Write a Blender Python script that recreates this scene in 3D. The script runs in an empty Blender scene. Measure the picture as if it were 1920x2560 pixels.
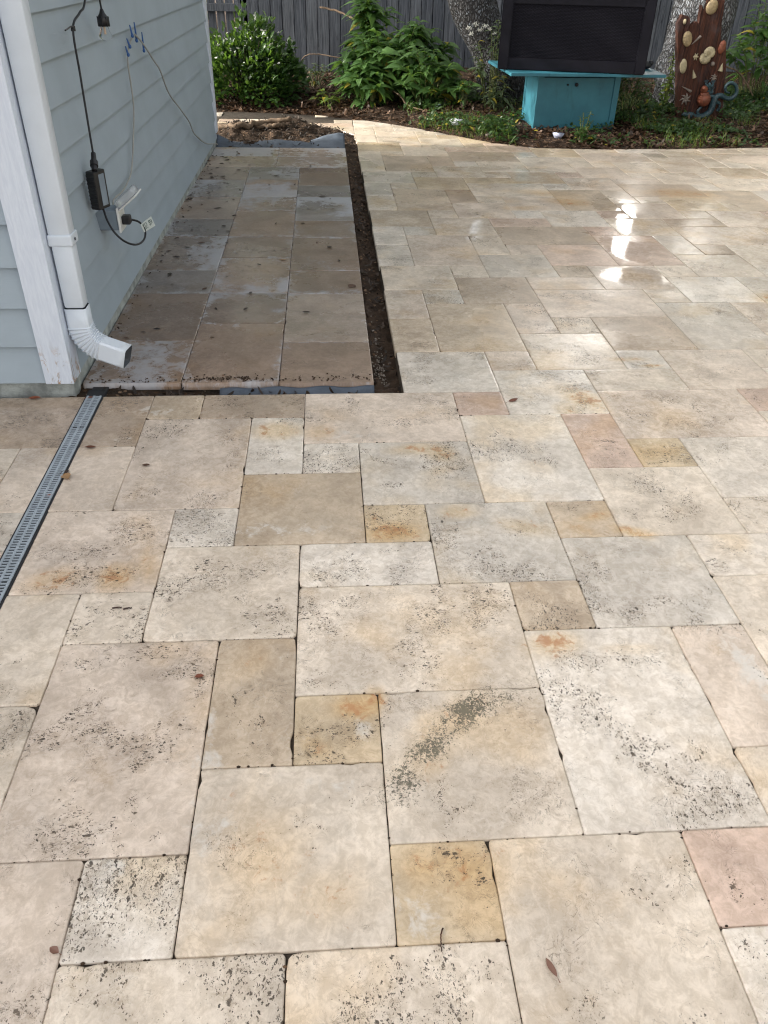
import bpy, bmesh, math, random
import numpy as np
from mathutils import Vector, Matrix
R_ = math.radians
rnd = random.Random(7)
rng = np.random.default_rng(11)
scene = bpy.context.scene
COL = scene.collection

# ------------------------------------------------------------------ camera, sky, sun, exposure
F_PX = 1984.52
CAM_LOC = np.array([0.102745441, -1.34536305, 1.49891788])
CAM_ROT = (0.956721070, -0.0194642647, -0.0650595835)
cd = bpy.data.cameras.new("camera"); cam = bpy.data.objects.new("camera", cd); COL.objects.link(cam)
cd.sensor_fit = 'VERTICAL'; cd.sensor_height = 24.0; cd.lens = 24.0 * F_PX / 2560.0
cd.clip_start = 0.05; cd.clip_end = 500
cam.location = CAM_LOC.tolist(); cam.rotation_euler = CAM_ROT
scene.camera = cam
SUN_AZ, SUN_EL = -86.0, 27.0          # azimuth from +Y towards +X, elevation
world = bpy.data.worlds.new("World"); scene.world = world; world.use_nodes = True
wn = world.node_tree.nodes; wl = world.node_tree.links
bg = wn["Background"]; bg.inputs["Strength"].default_value = 0.15
sky = wn.new("ShaderNodeTexSky"); sky.sky_type = 'NISHITA'; sky.sun_disc = False
sky.sun_elevation = R_(SUN_EL); sky.sun_rotation = R_(SUN_AZ)
sky.air_density = 1.0; sky.dust_density = 3.5; sky.ozone_density = 0.6
GLINT_GAIN = 11.0
# thin bright cloud: part of the sky turned to its own brightness in warm white
tcw = wn.new("ShaderNodeTexCoord"); cn = wn.new("ShaderNodeTexNoise"); cn.inputs['Scale'].default_value = 2.2; cn.inputs['Detail'].default_value = 6
wl.new(tcw.outputs['Generated'], cn.inputs['Vector'])
cr = wn.new("ShaderNodeMapRange"); cr.interpolation_type = 'SMOOTHSTEP'; cr.inputs[1].default_value = .36; cr.inputs[2].default_value = .58; cr.inputs[3].default_value = .25
wl.new(cn.outputs[0], cr.inputs[0])
bw = wn.new("ShaderNodeRGBToBW"); wl.new(sky.outputs[0], bw.inputs[0])
cm = wn.new("ShaderNodeMix"); cm.data_type = 'RGBA'; cm.blend_type = 'MULTIPLY'; cm.inputs[0].default_value = 1
wl.new(bw.outputs[0], cm.inputs[6]); cm.inputs[7].default_value = (1.60, 1.52, 1.42, 1)
cx = wn.new("ShaderNodeMix"); cx.data_type = 'RGBA'
wl.new(cr.outputs[0], cx.inputs[0]); wl.new(sky.outputs[0], cx.inputs[6]); wl.new(cm.outputs[2], cx.inputs[7]); # unseen bright patch added low in the sky to make glints on the patio
dn = wn.new("ShaderNodeVectorMath"); dn.operation = 'DOT_PRODUCT'; wl.new(tcw.outputs['Generated'], dn.inputs[0])
dn.inputs[1].default_value = (math.sin(R_(20)) * math.cos(R_(14.5)), math.cos(R_(20)) * math.cos(R_(14.5)), math.sin(R_(14.5)))
dm_ = wn.new("ShaderNodeMapRange"); dm_.interpolation_type = 'SMOOTHSTEP'; dm_.inputs[1].default_value = .9880; dm_.inputs[2].default_value = .9970; dm_.inputs[3].default_value = 1.0; dm_.inputs[4].default_value = GLINT_GAIN
wl.new(dn.outputs['Value'], dm_.inputs[0])
cb_ = wn.new("ShaderNodeVectorMath"); cb_.operation = 'SCALE'; wl.new(cx.outputs[2], cb_.inputs[0]); wl.new(dm_.outputs[0], cb_.inputs[3]); wl.new(cb_.outputs[0], bg.inputs[0])
sd = bpy.data.lights.new("sun", 'SUN'); sun = bpy.data.objects.new("sun", sd); COL.objects.link(sun)
sd.energy = 2.0; sd.angle = R_(0.6); sd.color = (1.0, 0.94, 0.84)
az, el = R_(SUN_AZ), R_(SUN_EL)
sdir = Vector((math.sin(az) * math.cos(el), math.cos(az) * math.cos(el), math.sin(el)))
sun.rotation_euler = sdir.to_track_quat('Z', 'Y').to_euler(); sun.location = (-10, 0, 10)
vs = scene.view_settings
vs.view_transform = 'Standard'; vs.look = 'None'; vs.gamma = 1.0; vs.use_curve_mapping = False
vs.exposure = 1.80
scene.render.engine = 'CYCLES'
scene.cycles.use_denoising = True; scene.cycles.max_bounces = 7; scene.cycles.diffuse_bounces = 4; scene.cycles.transmission_bounces = 5; scene.cycles.pixel_filter_type = 'BLACKMAN_HARRIS'; scene.cycles.filter_width = 1.15

_Rm = np.array(Matrix.Identity(3) @ cam.rotation_euler.to_matrix())
def ray(px, py):
    return _Rm @ np.array([(px - 960) / F_PX, -(py - 1280) / F_PX, -1.0])
def onX(px, py, X): d = ray(px, py); return Vector(CAM_LOC + d * ((X - CAM_LOC[0]) / d[0]))
def onY(px, py, Y): d = ray(px, py); return Vector(CAM_LOC + d * ((Y - CAM_LOC[1]) / d[1]))
def onZ(px, py, Z=0.0): d = ray(px, py); return Vector(CAM_LOC + d * ((Z - CAM_LOC[2]) / d[2]))

# ------------------------------------------------------------------ object helpers
def tag(o, label=None, cat=None, group=None, kind=None):
    if label: o['label'] = label
    if cat: o['category'] = cat
    if group: o['group'] = group
    if kind: o['kind'] = kind
    return o
def empty(name, loc, label, cat, group=None):
    o = bpy.data.objects.new(name, None); COL.objects.link(o); o.location = loc
    o.empty_display_size = 0.1
    return tag(o, label, cat, group)
def link(name, me, m=None, parent=None):
    o = bpy.data.objects.new(name, me); COL.objects.link(o)
    if m: me.materials.append(m)
    if parent is not None:
        o.parent = parent
        w = Matrix.Translation(parent.location) if parent.parent is None else Matrix.Translation(parent.location + parent.parent.location)
        o.location = -w.to_translation()
    return o
class MB:
    """bmesh collector in world coordinates"""
    def __init__(self): self.bm = bmesh.new()
    def box(self, x0, x1, y0, y1, z0, z1, bev=0.0, rot=None, piv=None):
        g = bmesh.ops.create_cube(self.bm, size=1.0)['verts']
        c = Vector(((x0 + x1) / 2, (y0 + y1) / 2, (z0 + z1) / 2))
        for v in g: v.co = Vector((v.co.x * (x1 - x0), v.co.y * (y1 - y0), v.co.z * (z1 - z0))) + c
        if bev > 0:
            es = list({e for v in g for e in v.link_edges})
            r = bmesh.ops.bevel(self.bm, geom=es, offset=bev, segments=2, profile=0.5, affect='EDGES')
            g = list({v for f in r['faces'] for v in f.verts} | {v for v in g if v.is_valid})
        if rot is not None:
            p = piv if piv is not None else c
            bmesh.ops.rotate(self.bm, verts=g, cent=p, matrix=rot)
        return g
    def tube(self, pts, rad, n=8, cap=True, flat=1.0):
        pts = [Vector(p) for p in pts]
        if not hasattr(rad, '__len__'): rad = [rad] * len(pts)
        rings = []; prev = None
        for i, p in enumerate(pts):
            t = (pts[min(i + 1, len(pts) - 1)] - pts[max(i - 1, 0)])
            if t.length < 1e-9: t = Vector((0, 0, 1))
            t.normalize()
            if prev is None:
                a = Vector((0, 0, 1)) if abs(t.z) < 0.9 else Vector((1, 0, 0))
                u = t.cross(a).normalized()
            else:
                u = (prev - t * prev.dot(t))
                u = u.normalized() if u.length > 1e-6 else t.orthogonal().normalized()
            w = t.cross(u); prev = u
            rings.append([self.bm.verts.new(p + (u * math.cos(2 * math.pi * k / n) + w * math.sin(2 * math.pi * k / n) * flat) * rad[i]) for k in range(n)])
        for a, b in zip(rings, rings[1:]):
            for k in range(n): self.bm.faces.new((a[k], a[(k + 1) % n], b[(k + 1) % n], b[k]))
        if cap:
            self.bm.faces.new(rings[0][::-1]); self.bm.faces.new(rings[-1])
        return rings
    def ell(self, c, r, seg=14, rings=9, rot=None):
        g = bmesh.ops.create_uvsphere(self.bm, u_segments=seg, v_segments=rings, radius=1.0)['verts']
        for v in g:
            q = Vector((v.co.x * r[0], v.co.y * r[1], v.co.z * r[2]))
            if rot is not None: q = rot @ q
            v.co = q + Vector(c)
        return g
    def prism(self, poly, d0, d1):
        """poly: list of Vector; extruded from +d0 to +d1 (vectors)"""
        a = [self.bm.verts.new(Vector(p) + Vector(d0)) for p in poly]
        b = [self.bm.verts.new(Vector(p) + Vector(d1)) for p in poly]
        n = len(poly)
        self.bm.faces.new(a[::-1]); self.bm.faces.new(b)
        for i in range(n): self.bm.faces.new((a[i], a[(i + 1) % n], b[(i + 1) % n], b[i]))
        return a + b
    def build(self, name, m, parent=None, smooth=False, angle=None):
        bmesh.ops.recalc_face_normals(self.bm, faces=self.bm.faces[:])
        me = bpy.data.meshes.new(name); self.bm.to_mesh(me); self.bm.free()
        if smooth or angle: 
            me.polygons.foreach_set('use_smooth', [True] * len(me.polygons))
            if angle: me.set_sharp_from_angle(angle=R_(angle))
        return link(name, me, m, parent)
def np_mesh(name, V, Fq, m=None, parent=None, smooth=False):
    me = bpy.data.meshes.new(name)
    V = np.asarray(V, dtype=np.float32); Fq = np.asarray(Fq, dtype=np.int32)
    k = Fq.shape[1]
    me.vertices.add(len(V)); me.vertices.foreach_set('co', V.ravel())
    me.loops.add(Fq.size); me.loops.foreach_set('vertex_index', Fq.ravel())
    me.polygons.add(len(Fq)); me.polygons.foreach_set('loop_start', np.arange(0, Fq.size, k, dtype=np.int32))
    me.polygons.foreach_set('loop_total', np.full(len(Fq), k, dtype=np.int32))
    if smooth: me.polygons.foreach_set('use_smooth', np.ones(len(Fq), dtype=bool))
    me.update(calc_edges=True); me.validate()
    return link(name, me, m, parent)

# simple value noise (numpy) for shapes
_perm = rng.random((64, 64, 8))
def vnoise(x, y, k=0):
    x = np.asarray(x, float); y = np.asarray(y, float)
    xi = np.floor(x).astype(int); yi = np.floor(y).astype(int); fx = x - xi; fy = y - yi
    fx = fx * fx * (3 - 2 * fx); fy = fy * fy * (3 - 2 * fy); t = _perm[:, :, k]
    g = lambda a, b: t[a % 64, b % 64]
    return (g(xi, yi) * (1 - fx) + g(xi + 1, yi) * fx) * (1 - fy) + (g(xi, yi + 1) * (1 - fx) + g(xi + 1, yi + 1) * fx) * fy
def fbm(x, y, k=0, o=4):
    s = 0; a = 0.5
    for i in range(o): s = s + a * vnoise(x * 2 ** i + 7.3 * i, y * 2 ** i + 3.1 * i, (k + i) % 8); a *= 0.5
    return s

# ------------------------------------------------------------------ material helpers
class NT:
    def __init__(self, name):
        self.m = bpy.data.materials.new(name); self.m.use_nodes = True
        self.t = self.m.node_tree; self.p = self.t.nodes["Principled BSDF"]; self.out = self.t.nodes["Material Output"]
    def n(self, typ, **kw):
        nd = self.t.nodes.new("ShaderNode" + typ)
        for k, v in kw.items(): setattr(nd, k, v)
        return nd
    def set(self, sock, v):
        if isinstance(v, bpy.types.NodeSocket): self.t.links.new(v, sock)
        elif v is not None:
            if hasattr(sock.default_value, '__len__') and not hasattr(v, '__len__'): v = (v,) * len(sock.default_value)
            if hasattr(v, '__len__') and hasattr(sock.default_value, '__len__') and len(sock.default_value) == 4 and len(v) == 3: v = (*v, 1)
            sock.default_value = v
    def math(self, op, a, b=None, c=None, clamp=False):
        nd = self.n('Math', operation=op, use_clamp=clamp); self.set(nd.inputs[0], a)
        if b is not None: self.set(nd.inputs[1], b)
        if c is not None: self.set(nd.inputs[2], c)
        return nd.outputs[0]
    def vmath(self, op, a, b=None, scale=None):
        nd = self.n('VectorMath', operation=op); self.set(nd.inputs[0], a)
        if b is not None: self.set(nd.inputs[1], b)
        if scale is not None: self.set(nd.inputs[3], scale)
        return nd.outputs[0]
    def mix(self, f, a, b, blend='MIX'):
        nd = self.n('Mix', data_type='RGBA', blend_type=blend, clamp_factor=True)
        self.set(nd.inputs[0], f); self.set(nd.inputs[6], a); self.set(nd.inputs[7], b); return nd.outputs[2]
    def ss(self, v, a, b, lo=0.0, hi=1.0):
        nd = self.n('MapRange', interpolation_type='SMOOTHSTEP'); self.set(nd.inputs[0], v)
        self.set(nd.inputs[1], a); self.set(nd.inputs[2], b); self.set(nd.inputs[3], lo); self.set(nd.inputs[4], hi); return nd.outputs[0]
    def noise(self, v, scale, detail=4, rough=0.55, dist=0.0, out=0):
        nd = self.n('TexNoise'); self.set(nd.inputs['Vector'], v); nd.inputs['Scale'].default_value = scale
        nd.inputs['Detail'].default_value = detail; nd.inputs['Roughness'].default_value = rough; nd.inputs['Distortion'].default_value = dist
        return nd.outputs[out]
    def vor(self, v, scale, feature='F1', rand=1.0):
        nd = self.n('TexVoronoi', feature=feature); self.set(nd.inputs['Vector'], v); nd.inputs['Scale'].default_value = scale
        nd.inputs['Randomness'].default_value = rand
        return nd
    def map(self, v, scale=(1, 1, 1), rot=(0, 0, 0), loc=(0, 0, 0)):
        nd = self.n('Mapping'); self.set(nd.inputs[0], v); nd.inputs[1].default_value = loc; nd.inputs[2].default_value = rot; nd.inputs[3].default_value = scale
        return nd.outputs[0]
    def obj(self): return self.n('TexCoord').outputs['Object']
    def pos(self): return self.n('NewGeometry').outputs['Position']
    def island(self): return self.n('NewGeometry').outputs['Random Per Island']
    def attr(self, name): return self.n('Attribute', attribute_name=name)
    def bump(self, h, strength=0.5, dist=0.01, normal=None):
        nd = self.n('Bump'); nd.inputs['Strength'].default_value = strength; nd.inputs['Distance'].default_value = dist
        self.set(nd.inputs['Height'], h)
        if normal is not None: self.set(nd.inputs['Normal'], normal)
        self.t.links.new(nd.outputs[0], self.p.inputs['Normal']); return nd.outputs[0]
    def base(self, c=None, rough=None, spec=None, metal=None):
        if c is not None: self.set(self.p.inputs['Base Color'], c)
        if rough is not None: self.set(self.p.inputs['Roughness'], rough)
        if spec is not None: self.set(self.p.inputs['Specular IOR Level'], spec)
        if metal is not None: self.set(self.p.inputs['Metallic'], metal)
        return self.m
    def translucent(self, col, f):
        tr = self.n('BsdfTranslucent'); self.set(tr.inputs[0], col)
        mx = self.n('MixShader'); self.set(mx.inputs[0], f)
        self.t.links.new(self.p.outputs[0], mx.inputs[1]); self.t.links.new(tr.outputs[0], mx.inputs[2])
        self.t.links.new(mx.outputs[0], self.out.inputs[0])
M = {}

def mat_travertine(name, wet_lo=0.10, wet_hi=0.42, wetscale=0.9, palec=(.66, .645, .61), soft=.20):
    N = NT(name)
    tc = N.attr('tc').outputs['Vector']; ta = N.attr('tint'); tint = ta.outputs['Color']
    st = N.attr('stain'); sep = N.n('SeparateColor'); N.set(sep.inputs[0], st.outputs['Color'])
    rust, dark, pale = sep.outputs; pit = st.outputs['Alpha']
    pos = N.pos()
    n1 = N.noise(tc, 4.5, 6, .62, .6); n2 = N.noise(tc, 14, 8, .68, .3); n3 = N.noise(N.map(tc, (1, 1, 1), loc=(5, 9, 2)), 3.0, 4, .55)
    n4 = N.noise(tc, 85, 8, .78)
    # stone body: cloudy cream, warmer and greyer drifts
    body = N.mix(N.ss(n1, .30, .70), N.mix(1.0, tint, (.80, .79, .78), 'MULTIPLY'), N.mix(1.0, tint, (1.17, 1.17, 1.17), 'MULTIPLY'))
    body = N.mix(N.math('MULTIPLY', N.ss(N.math('ADD', rust, N.math('MULTIPLY', N.math('SUBTRACT', n1, .5), .5)), .08, .6), .62), body, N.mix(1.0, tint, (.96, .78, .50), 'MULTIPLY'))
    body = N.mix(N.math('MULTIPLY', N.ss(n3, .52, .70), .5), body, N.mix(1.0, tint, (1.0, .85, .62), 'MULTIPLY'))
    body = N.mix(N.math('MULTIPLY', N.ss(n3, .46, .28), .55), body, N.mix(1.0, tint, (.88, .90, .92), 'MULTIPLY'))
    n6 = N.noise(tc, 34, 9, .74, .7)
    body = N.mix(N.ss(n6, .40, .60), N.mix(1.0, body, (.87, .85, .82), 'MULTIPLY'), N.mix(1.0, body, (1.05, 1.05, 1.05), 'MULTIPLY'))
    vein = N.math('MULTIPLY', N.ss(N.math('ABSOLUTE', N.math('SUBTRACT', N.noise(tc, 9, 7, .66, 1.8), .5)), .022, .002), N.ss(n3, .44, .60))
    body = N.mix(N.math('MULTIPLY', vein, .38), body, N.mix(1.0, tint, (.66, .58, .48), 'MULTIPLY'))
    band = N.noise(N.map(tc, (5, 26, 5)), 1.0, 4, .6, .8)
    body = N.mix(N.math('MULTIPLY', N.ss(band, .55, .75), .28), body, N.mix(1.0, tint, (.74, .70, .66), 'MULTIPLY'))
    body = N.mix(N.math('MULTIPLY', N.ss(n4, .46, .62), .30), body, N.mix(1.0, body, (.74, .71, .68), 'MULTIPLY'))
    shells = N.vor(N.vmath('ADD', tc, N.vmath('SCALE', N.noise(tc, 40, 3, .6, out=1), scale=.02)), 38, 'DISTANCE_TO_EDGE')
    body = N.mix(N.math('MULTIPLY', N.ss(shells.outputs[0], .10, .0), N.math('MULTIPLY', N.ss(n2, .52, .66), .12)), body, (.82, .80, .76))
    # stains of the stone itself; pale also carries painted sky sheen
    nr = N.noise(tc, 22, 7, .72, .5)
    rm = N.ss(N.math('ADD', rust, N.math('MULTIPLY', N.math('SUBTRACT', nr, .5), 2.2)), .48, .80)
    rm = N.math('MULTIPLY', rm, N.ss(rust, .05, .25))
    body = N.mix(N.math('MULTIPLY', rm, .72), body, N.mix(N.ss(nr, .45, .62), (.50, .33, .15), (.40, .17, .06)))
    pm = N.ss(N.math('ADD', pale, N.math('MULTIPLY', N.math('SUBTRACT', N.noise(tc, 18, 9, .72, .4), .5), 1.9)), .50 - soft, .50 + soft)
    pm = N.math('MULTIPLY', pm, N.ss(pale, .03, .25))
    body = N.mix(N.math('MULTIPLY', pm, .62), body, palec)
    nd_ = N.noise(tc, 140, 7, .78, 1.0); nd2 = N.noise(tc, 26, 5, .7)
    dm = N.ss(N.math('ADD', N.math('MULTIPLY', dark, N.ss(nd2, .22, .66, .3, 1.0)), N.math('MULTIPLY', N.math('SUBTRACT', nd_, .5), 3.4)), .50, .68)
    dm = N.math('MULTIPLY', dm, N.ss(dark, .02, .15))
    body = N.mix(N.math('MULTIPLY', dm, .92), body, N.mix(N.ss(nd2, .4, .6), (.030, .030, .022), (.115, .105, .070)))
    # pits: elongated pores, in clusters; larger holes are rarer
    clus = N.noise(N.map(tc, loc=(3, 1, 7)), 11.0, 6, .72, .9)
    cl = N.ss(N.math('ADD', clus, N.math('MULTIPLY', pit, .36)), .57, .78)
    warp = N.vmath('ADD', tc, N.vmath('SCALE', N.vmath('SUBTRACT', N.noise(tc, 75, 4, .65, out=1), (.5, .5, .5)), scale=.022))
    pits = None
    for sc_, th, keep, rot in ((190, .56, .15, .4), (105, .54, .40, 1.3), (46, .40, .80, .8)):
        vo = N.vor(N.map(warp, (1, 1.9, 1), (0, 0, rot)), sc_)
        cs = N.n('SeparateColor'); N.set(cs.inputs[0], vo.outputs['Color'])
        alive = N.math('MULTIPLY', N.math('GREATER_THAN', cs.outputs[0], keep), cl)
        size = N.math('MULTIPLY', N.math('MULTIPLY', alive, th), N.math('ADD', .22, N.math('MULTIPLY', N.math('POWER', cs.outputs[1], 2.2), .95)))
        q = N.ss(N.math('SUBTRACT', size, vo.outputs['Distance']), .0, .09)
        pits = q if pits is None else N.math('MAXIMUM', pits, q)
    wn_ = N.noise(tc, 24, 5, .62, 1.6)
    worm = N.math('MULTIPLY', N.ss(N.math('ABSOLUTE', N.math('SUBTRACT', wn_, .5)), .010, .002), N.ss(N.math('ADD', N.noise(tc, 6.5, 3, .6), N.math('MULTIPLY', pit, .15)), .55, .68))
    holes = N.math('MAXIMUM', pits, N.math('MULTIPLY', worm, .75))
    hc = N.mix(N.ss(n4, .4, .6), (.020, .015, .010), (.085, .060, .040))
    col = N.mix(N.math('MULTIPLY', holes, .92), body, hc)
    # a ring of darker dirt round the pores
    halo = N.math('MULTIPLY', cl, N.ss(N.noise(warp, 55, 4, .7), .48, .66))
    col = N.mix(N.math('MULTIPLY', halo, .40), col, N.mix(1.0, body, (.58, .53, .46), 'MULTIPLY'))
    wet = N.noise(pos, wetscale, 3, .5)
    w = N.ss(wet, .36, .62)
    rough = N.math('ADD', wet_lo, N.math('MULTIPLY', w, wet_hi - wet_lo))
    rough = N.math('ADD', rough, N.math('MULTIPLY', N.math('SUBTRACT', n2, .45), .18))
    rough = N.math('ADD', rough, N.math('MULTIPLY', N.math('MAXIMUM', holes, pm), .22), clamp=True)
    rough = N.math('MAXIMUM', rough, .19)
    film = N.ss(N.math('ADD', ta.outputs['Alpha'], N.math('MULTIPLY', N.math('SUBTRACT', n2, .5), .9)), .30, .62)
    rough = N.math('ADD', N.math('MULTIPLY', rough, N.math('SUBTRACT', 1.0, film)), N.math('MULTIPLY', film, .05))
    N.base(col, rough, .5)
    h = N.math('SUBTRACT', N.math('MULTIPLY', n2, .12), holes)
    h = N.math('ADD', h, N.math('MULTIPLY', n4, .05)); h = N.math('ADD', h, N.math('MULTIPLY', n1, .5))
    N.bump(h, .45, .003)
    return N.m
M['trav'] = mat_travertine('travertine')
M['trav_strip'] = mat_travertine('travertine_damp', .16, .42, palec=(.46, .485, .53), soft=.24)  # pale patches: drying stone, with bluish sky sheen put into the colour

def simple(name, c, rough=.6, var=.15, scale=8, bump=0, bscale=40, spec=.5, metal=0):
    N = NT(name); o = N.obj(); n = N.noise(o, scale, 6, .6)
    c = np.array(c)
    N.base(N.mix(N.ss(n, .3, .7), tuple(c * (1 - var)), tuple(np.minimum(c * (1 + var), 1))), rough, spec, metal)
    if bump: N.bump(N.noise(o, bscale, 6, .65), bump, .01)
    M[name] = N.m; return N.m

def mat_soil(name, c0, c1, chips=.5):
    N = NT(name); p = N.pos()
    n = N.noise(p, 9, 8, .7); f = N.noise(p, 70, 6, .75)
    col = N.mix(N.ss(n, .3, .7), c0, c1)
    vo = N.vor(N.map(p, (1, 1, 1)), 48); cs = N.n('SeparateColor'); N.set(cs.inputs[0], vo.outputs['Color'])
    chip = N.math('MULTIPLY', N.math('GREATER_THAN', cs.outputs[0], 1 - chips * .5), N.ss(vo.outputs['Distance'], .5, .3))
    col = N.mix(chip, col, N.mix(cs.outputs[1], (.10, .055, .03), (.30, .20, .13)))
    col = N.mix(N.ss(f, .62, .75), col, (.36, .31, .26))
    N.base(col, .9, .2)
    N.bump(N.math('ADD', N.math('MULTIPLY', f, .6), n), .9, .03)
    M[name] = N.m
mat_soil('soil', (.028, .019, .013), (.088, .058, .039), .35)
mat_soil('mulch', (.020, .013, .009), (.055, .034, .022), .7)
simple('joint_sand', (.055, .045, .036), .95, .4, 60, .5, 200, .2)
simple('concrete', (.33, .355, .345), .9, .35, 14, .5, 60, .3)

def mat_siding(name, c):
    N = NT(name); o = N.obj()
    g = N.noise(N.map(o, (6, 6, 160)), 1.0, 5, .6, .6)
    n = N.noise(o, 3, 5, .6); c = np.array(c)
    col = N.mix(N.ss(n, .3, .7), tuple(c * .95), tuple(c * 1.05))
    dirt = N.math('MULTIPLY', N.ss(N.noise(o, 22, 7, .75), .62, .78), .35)
    col = N.mix(dirt, col, tuple(c * .8))
    N.base(col, .55, .35); N.bump(g, .25, .004); M[name] = N.m
mat_siding('siding', (.345, .412, .470))
def mat_trim():
    N = NT('trim_paint'); o = N.obj()
    g = N.noise(N.map(o, (14, 14, 2)), 8.0, 5, .6, .4)
    col = N.mix(N.ss(g, .35, .7), (.61, .67, .77), (.68, .74, .83))
    # chipped and rust-stained foot of the board
    z = N.n('SeparateXYZ'); N.set(z.inputs[0], N.pos())
    low = N.ss(z.outputs[2], .26, .07)
    ch = N.noise(N.map(o, (22, 22, 9)), 1.0, 8, .75, .8)
    m = N.math('MULTIPLY', N.ss(ch, .54, .60), low)
    col = N.mix(m, col, N.mix(N.ss(N.noise(o, 40, 4), .4, .6), (.42, .27, .18), (.33, .33, .33)))
    N.base(col, .5, .4); N.bump(N.math('SUBTRACT', g, N.math('MULTIPLY', m, 2)), .25, .004); M['trim'] = N.m
mat_trim()
simple('gutter', (.62, .68, .75), .38, .04, 5, .05, 30, .5)
simple('gutter_dark', (.055, .065, .08), .5, .2)
simple('roofing', (.10, .095, .09), .9, .3, 30, .5)
simple('black_plastic', (.012, .012, .014), .45, .2, 20)
simple('black_rubber', (.014, .015, .02), .55, .2, 20)
simple('grey_wire', (.33, .33, .31), .6, .12, 20)
simple('blue_tape', (.02, .09, .28), .5, .1)
simple('grey_box', (.20, .25, .30), .5, .12, 12)
simple('white_plastic', (.72, .73, .72), .4, .05)
simple('tag_white', (.68, .74, .72), .6, .05)
simple('tag_ink', (.05, .12, .11), .6, .1)
simple('grate', (.30, .345, .39), .5, .14, 12)
simple('slot_dark', (.012, .014, .018), .7, .1)
simple('fabric', (.085, .105, .135), .75, .2, 10, .4, 120, .3)
simple('teal', (.07, .34, .40), .55, .0, 4)
simple('shell', (.33, .25, .14), .5, .25, 30, .3, 60)
simple('shell_pale', (.42, .36, .23), .5, .2, 30)
simple('terracotta', (.20, .062, .032), .55, .3, 20, .2)
simple('bone', (.20, .165, .14), .6, .25, 30)
simple('cloth', (.72, .75, .80), .85, .08, 12, .2, 60, .2)
simple('blue_cloth', (.33, .40, .46), .8, .2, 20)
simple('twig', (.16, .115, .08), .85, .35, 30, .4, 80, .2)
simple('stone', (.22, .19, .16), .9, .3, 20, .4, 60)
simple('ceramic', (.45, .48, .62), .35, .3, 30)
simple('stem', (.10, .12, .035), .6, .3, 20)
simple('stem_dark', (.06, .05, .03), .8, .3, 20)
simple('filament', (.72, .55, .42), .4, .05)

def mat_teal():
    N = NT('teal_paint'); o = N.obj()
    n = N.noise(N.map(o, (9, 9, 1.6)), 1.0, 7, .7, .4); f = N.noise(o, 5, 5, .6)
    col = N.mix(N.ss(f, .3, .7), (.023, .125, .170), (.032, .160, .210))
    col = N.mix(N.math('MULTIPLY', N.ss(n, .55, .75), .6), col, (.012, .06, .07))
    z = N.n('SeparateXYZ'); N.set(z.inputs[0], N.pos())
    sp = N.math('MULTIPLY', N.ss(N.noise(o, 60, 5, .7), .62, .7), N.ss(z.outputs[2], .25, .05))
    col = N.mix(sp, col, (.03, .03, .03))
    N.base(col, .5, .4); N.bump(n, .15, .004); M['teal'] = N.m
mat_teal()
def mat_wicker():
    N = NT('dark_wicker'); u = N.attr('wv').outputs['Vector']
    s = N.n('SeparateXYZ'); N.set(s.inputs[0], u)
    # woven strands: rows 11 mm high, strands 36 mm long, offset every other row
    row = N.math('MULTIPLY', s.outputs[2], 1 / .011); ri = N.math('FLOOR', row); rf = N.math('FRACT', row)
    colx = N.math('ADD', N.math('MULTIPLY', s.outputs[0], 1 / .036), N.math('MULTIPLY', N.math('MODULO', ri, 2.0), .5)); cf = N.math('FRACT', colx)
    h = N.math('MULTIPLY', N.math('SINE', N.math('MULTIPLY', rf, math.pi)), N.math('SINE', N.math('MULTIPLY', cf, math.pi)))
    N.base(N.mix(h, (.0025, .0025, .005), (.008, .0075, .013)), .65, .12); N.bump(h, .8, .003); M['wicker'] = N.m
mat_wicker()
simple('bin_frame', (.0042, .004, .0085), .6, .2, 15, .08, 120, .2)

def mat_fence():
    N = NT('weathered_board'); p = N.pos(); isl = N.island()
    sh = N.vmath('ADD', p, N.vmath('SCALE', (3.7, 1.3, 9.1), scale=isl))
    # vector scale by island random keeps each board's grain its own
    g = N.noise(N.map(sh, (60, 60, 2.2)), 1.0, 7, .7, 1.2)
    k = N.noise(N.map(sh, (9, 9, 3)), 1.0, 4, .6, 2.0)
    col = N.mix(N.ss(g, .3, .72), (.080, .088, .104), (.265, .285, .325))
    col = N.mix(N.math('MULTIPLY', N.ss(k, .60, .74), .75), col, (.030, .028, .030))
    col = N.mix(N.math('MULTIPLY', isl, .8), col, N.mix(1.0, col, (.50, .52, .57), 'MULTIPLY'))
    N.base(col, .85, .2); N.bump(g, .5, .006); M['fence'] = N.m
mat_fence()
def mat_bark(name, c0, c1, lich, amt):
    N = NT(name); p = N.pos()
    d = N.vmath('ADD', p, N.vmath('SCALE', N.noise(p, 14, 4, .6, out=1), scale=.05))
    v = N.vor(N.map(d, (1, 1, .45)), 38, 'DISTANCE_TO_EDGE').outputs[0]
    n = N.noise(p, 24, 7, .72); l = N.noise(p, 13, 7, .75, .6)
    col = N.mix(N.ss(v, .02, .22), c0, c1)
    col = N.mix(N.math('MULTIPLY', N.ss(l, .50 - amt, .58), N.ss(v, .05, .2)), col, lich)
    col = N.mix(N.ss(n, .62, .75), col, c0)
    N.base(col, .92, .15); N.bump(N.math('ADD', N.ss(v, .0, .2), N.math('MULTIPLY', n, .5)), .9, .02); M[name] = N.m
mat_bark('bark_oak', (.045, .043, .043), (.11, .108, .11), (.22, .24, .265), -.02)
mat_bark('bark_pale', (.085, .085, .088), (.19, .19, .195), (.32, .345, .375), .04)
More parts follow.
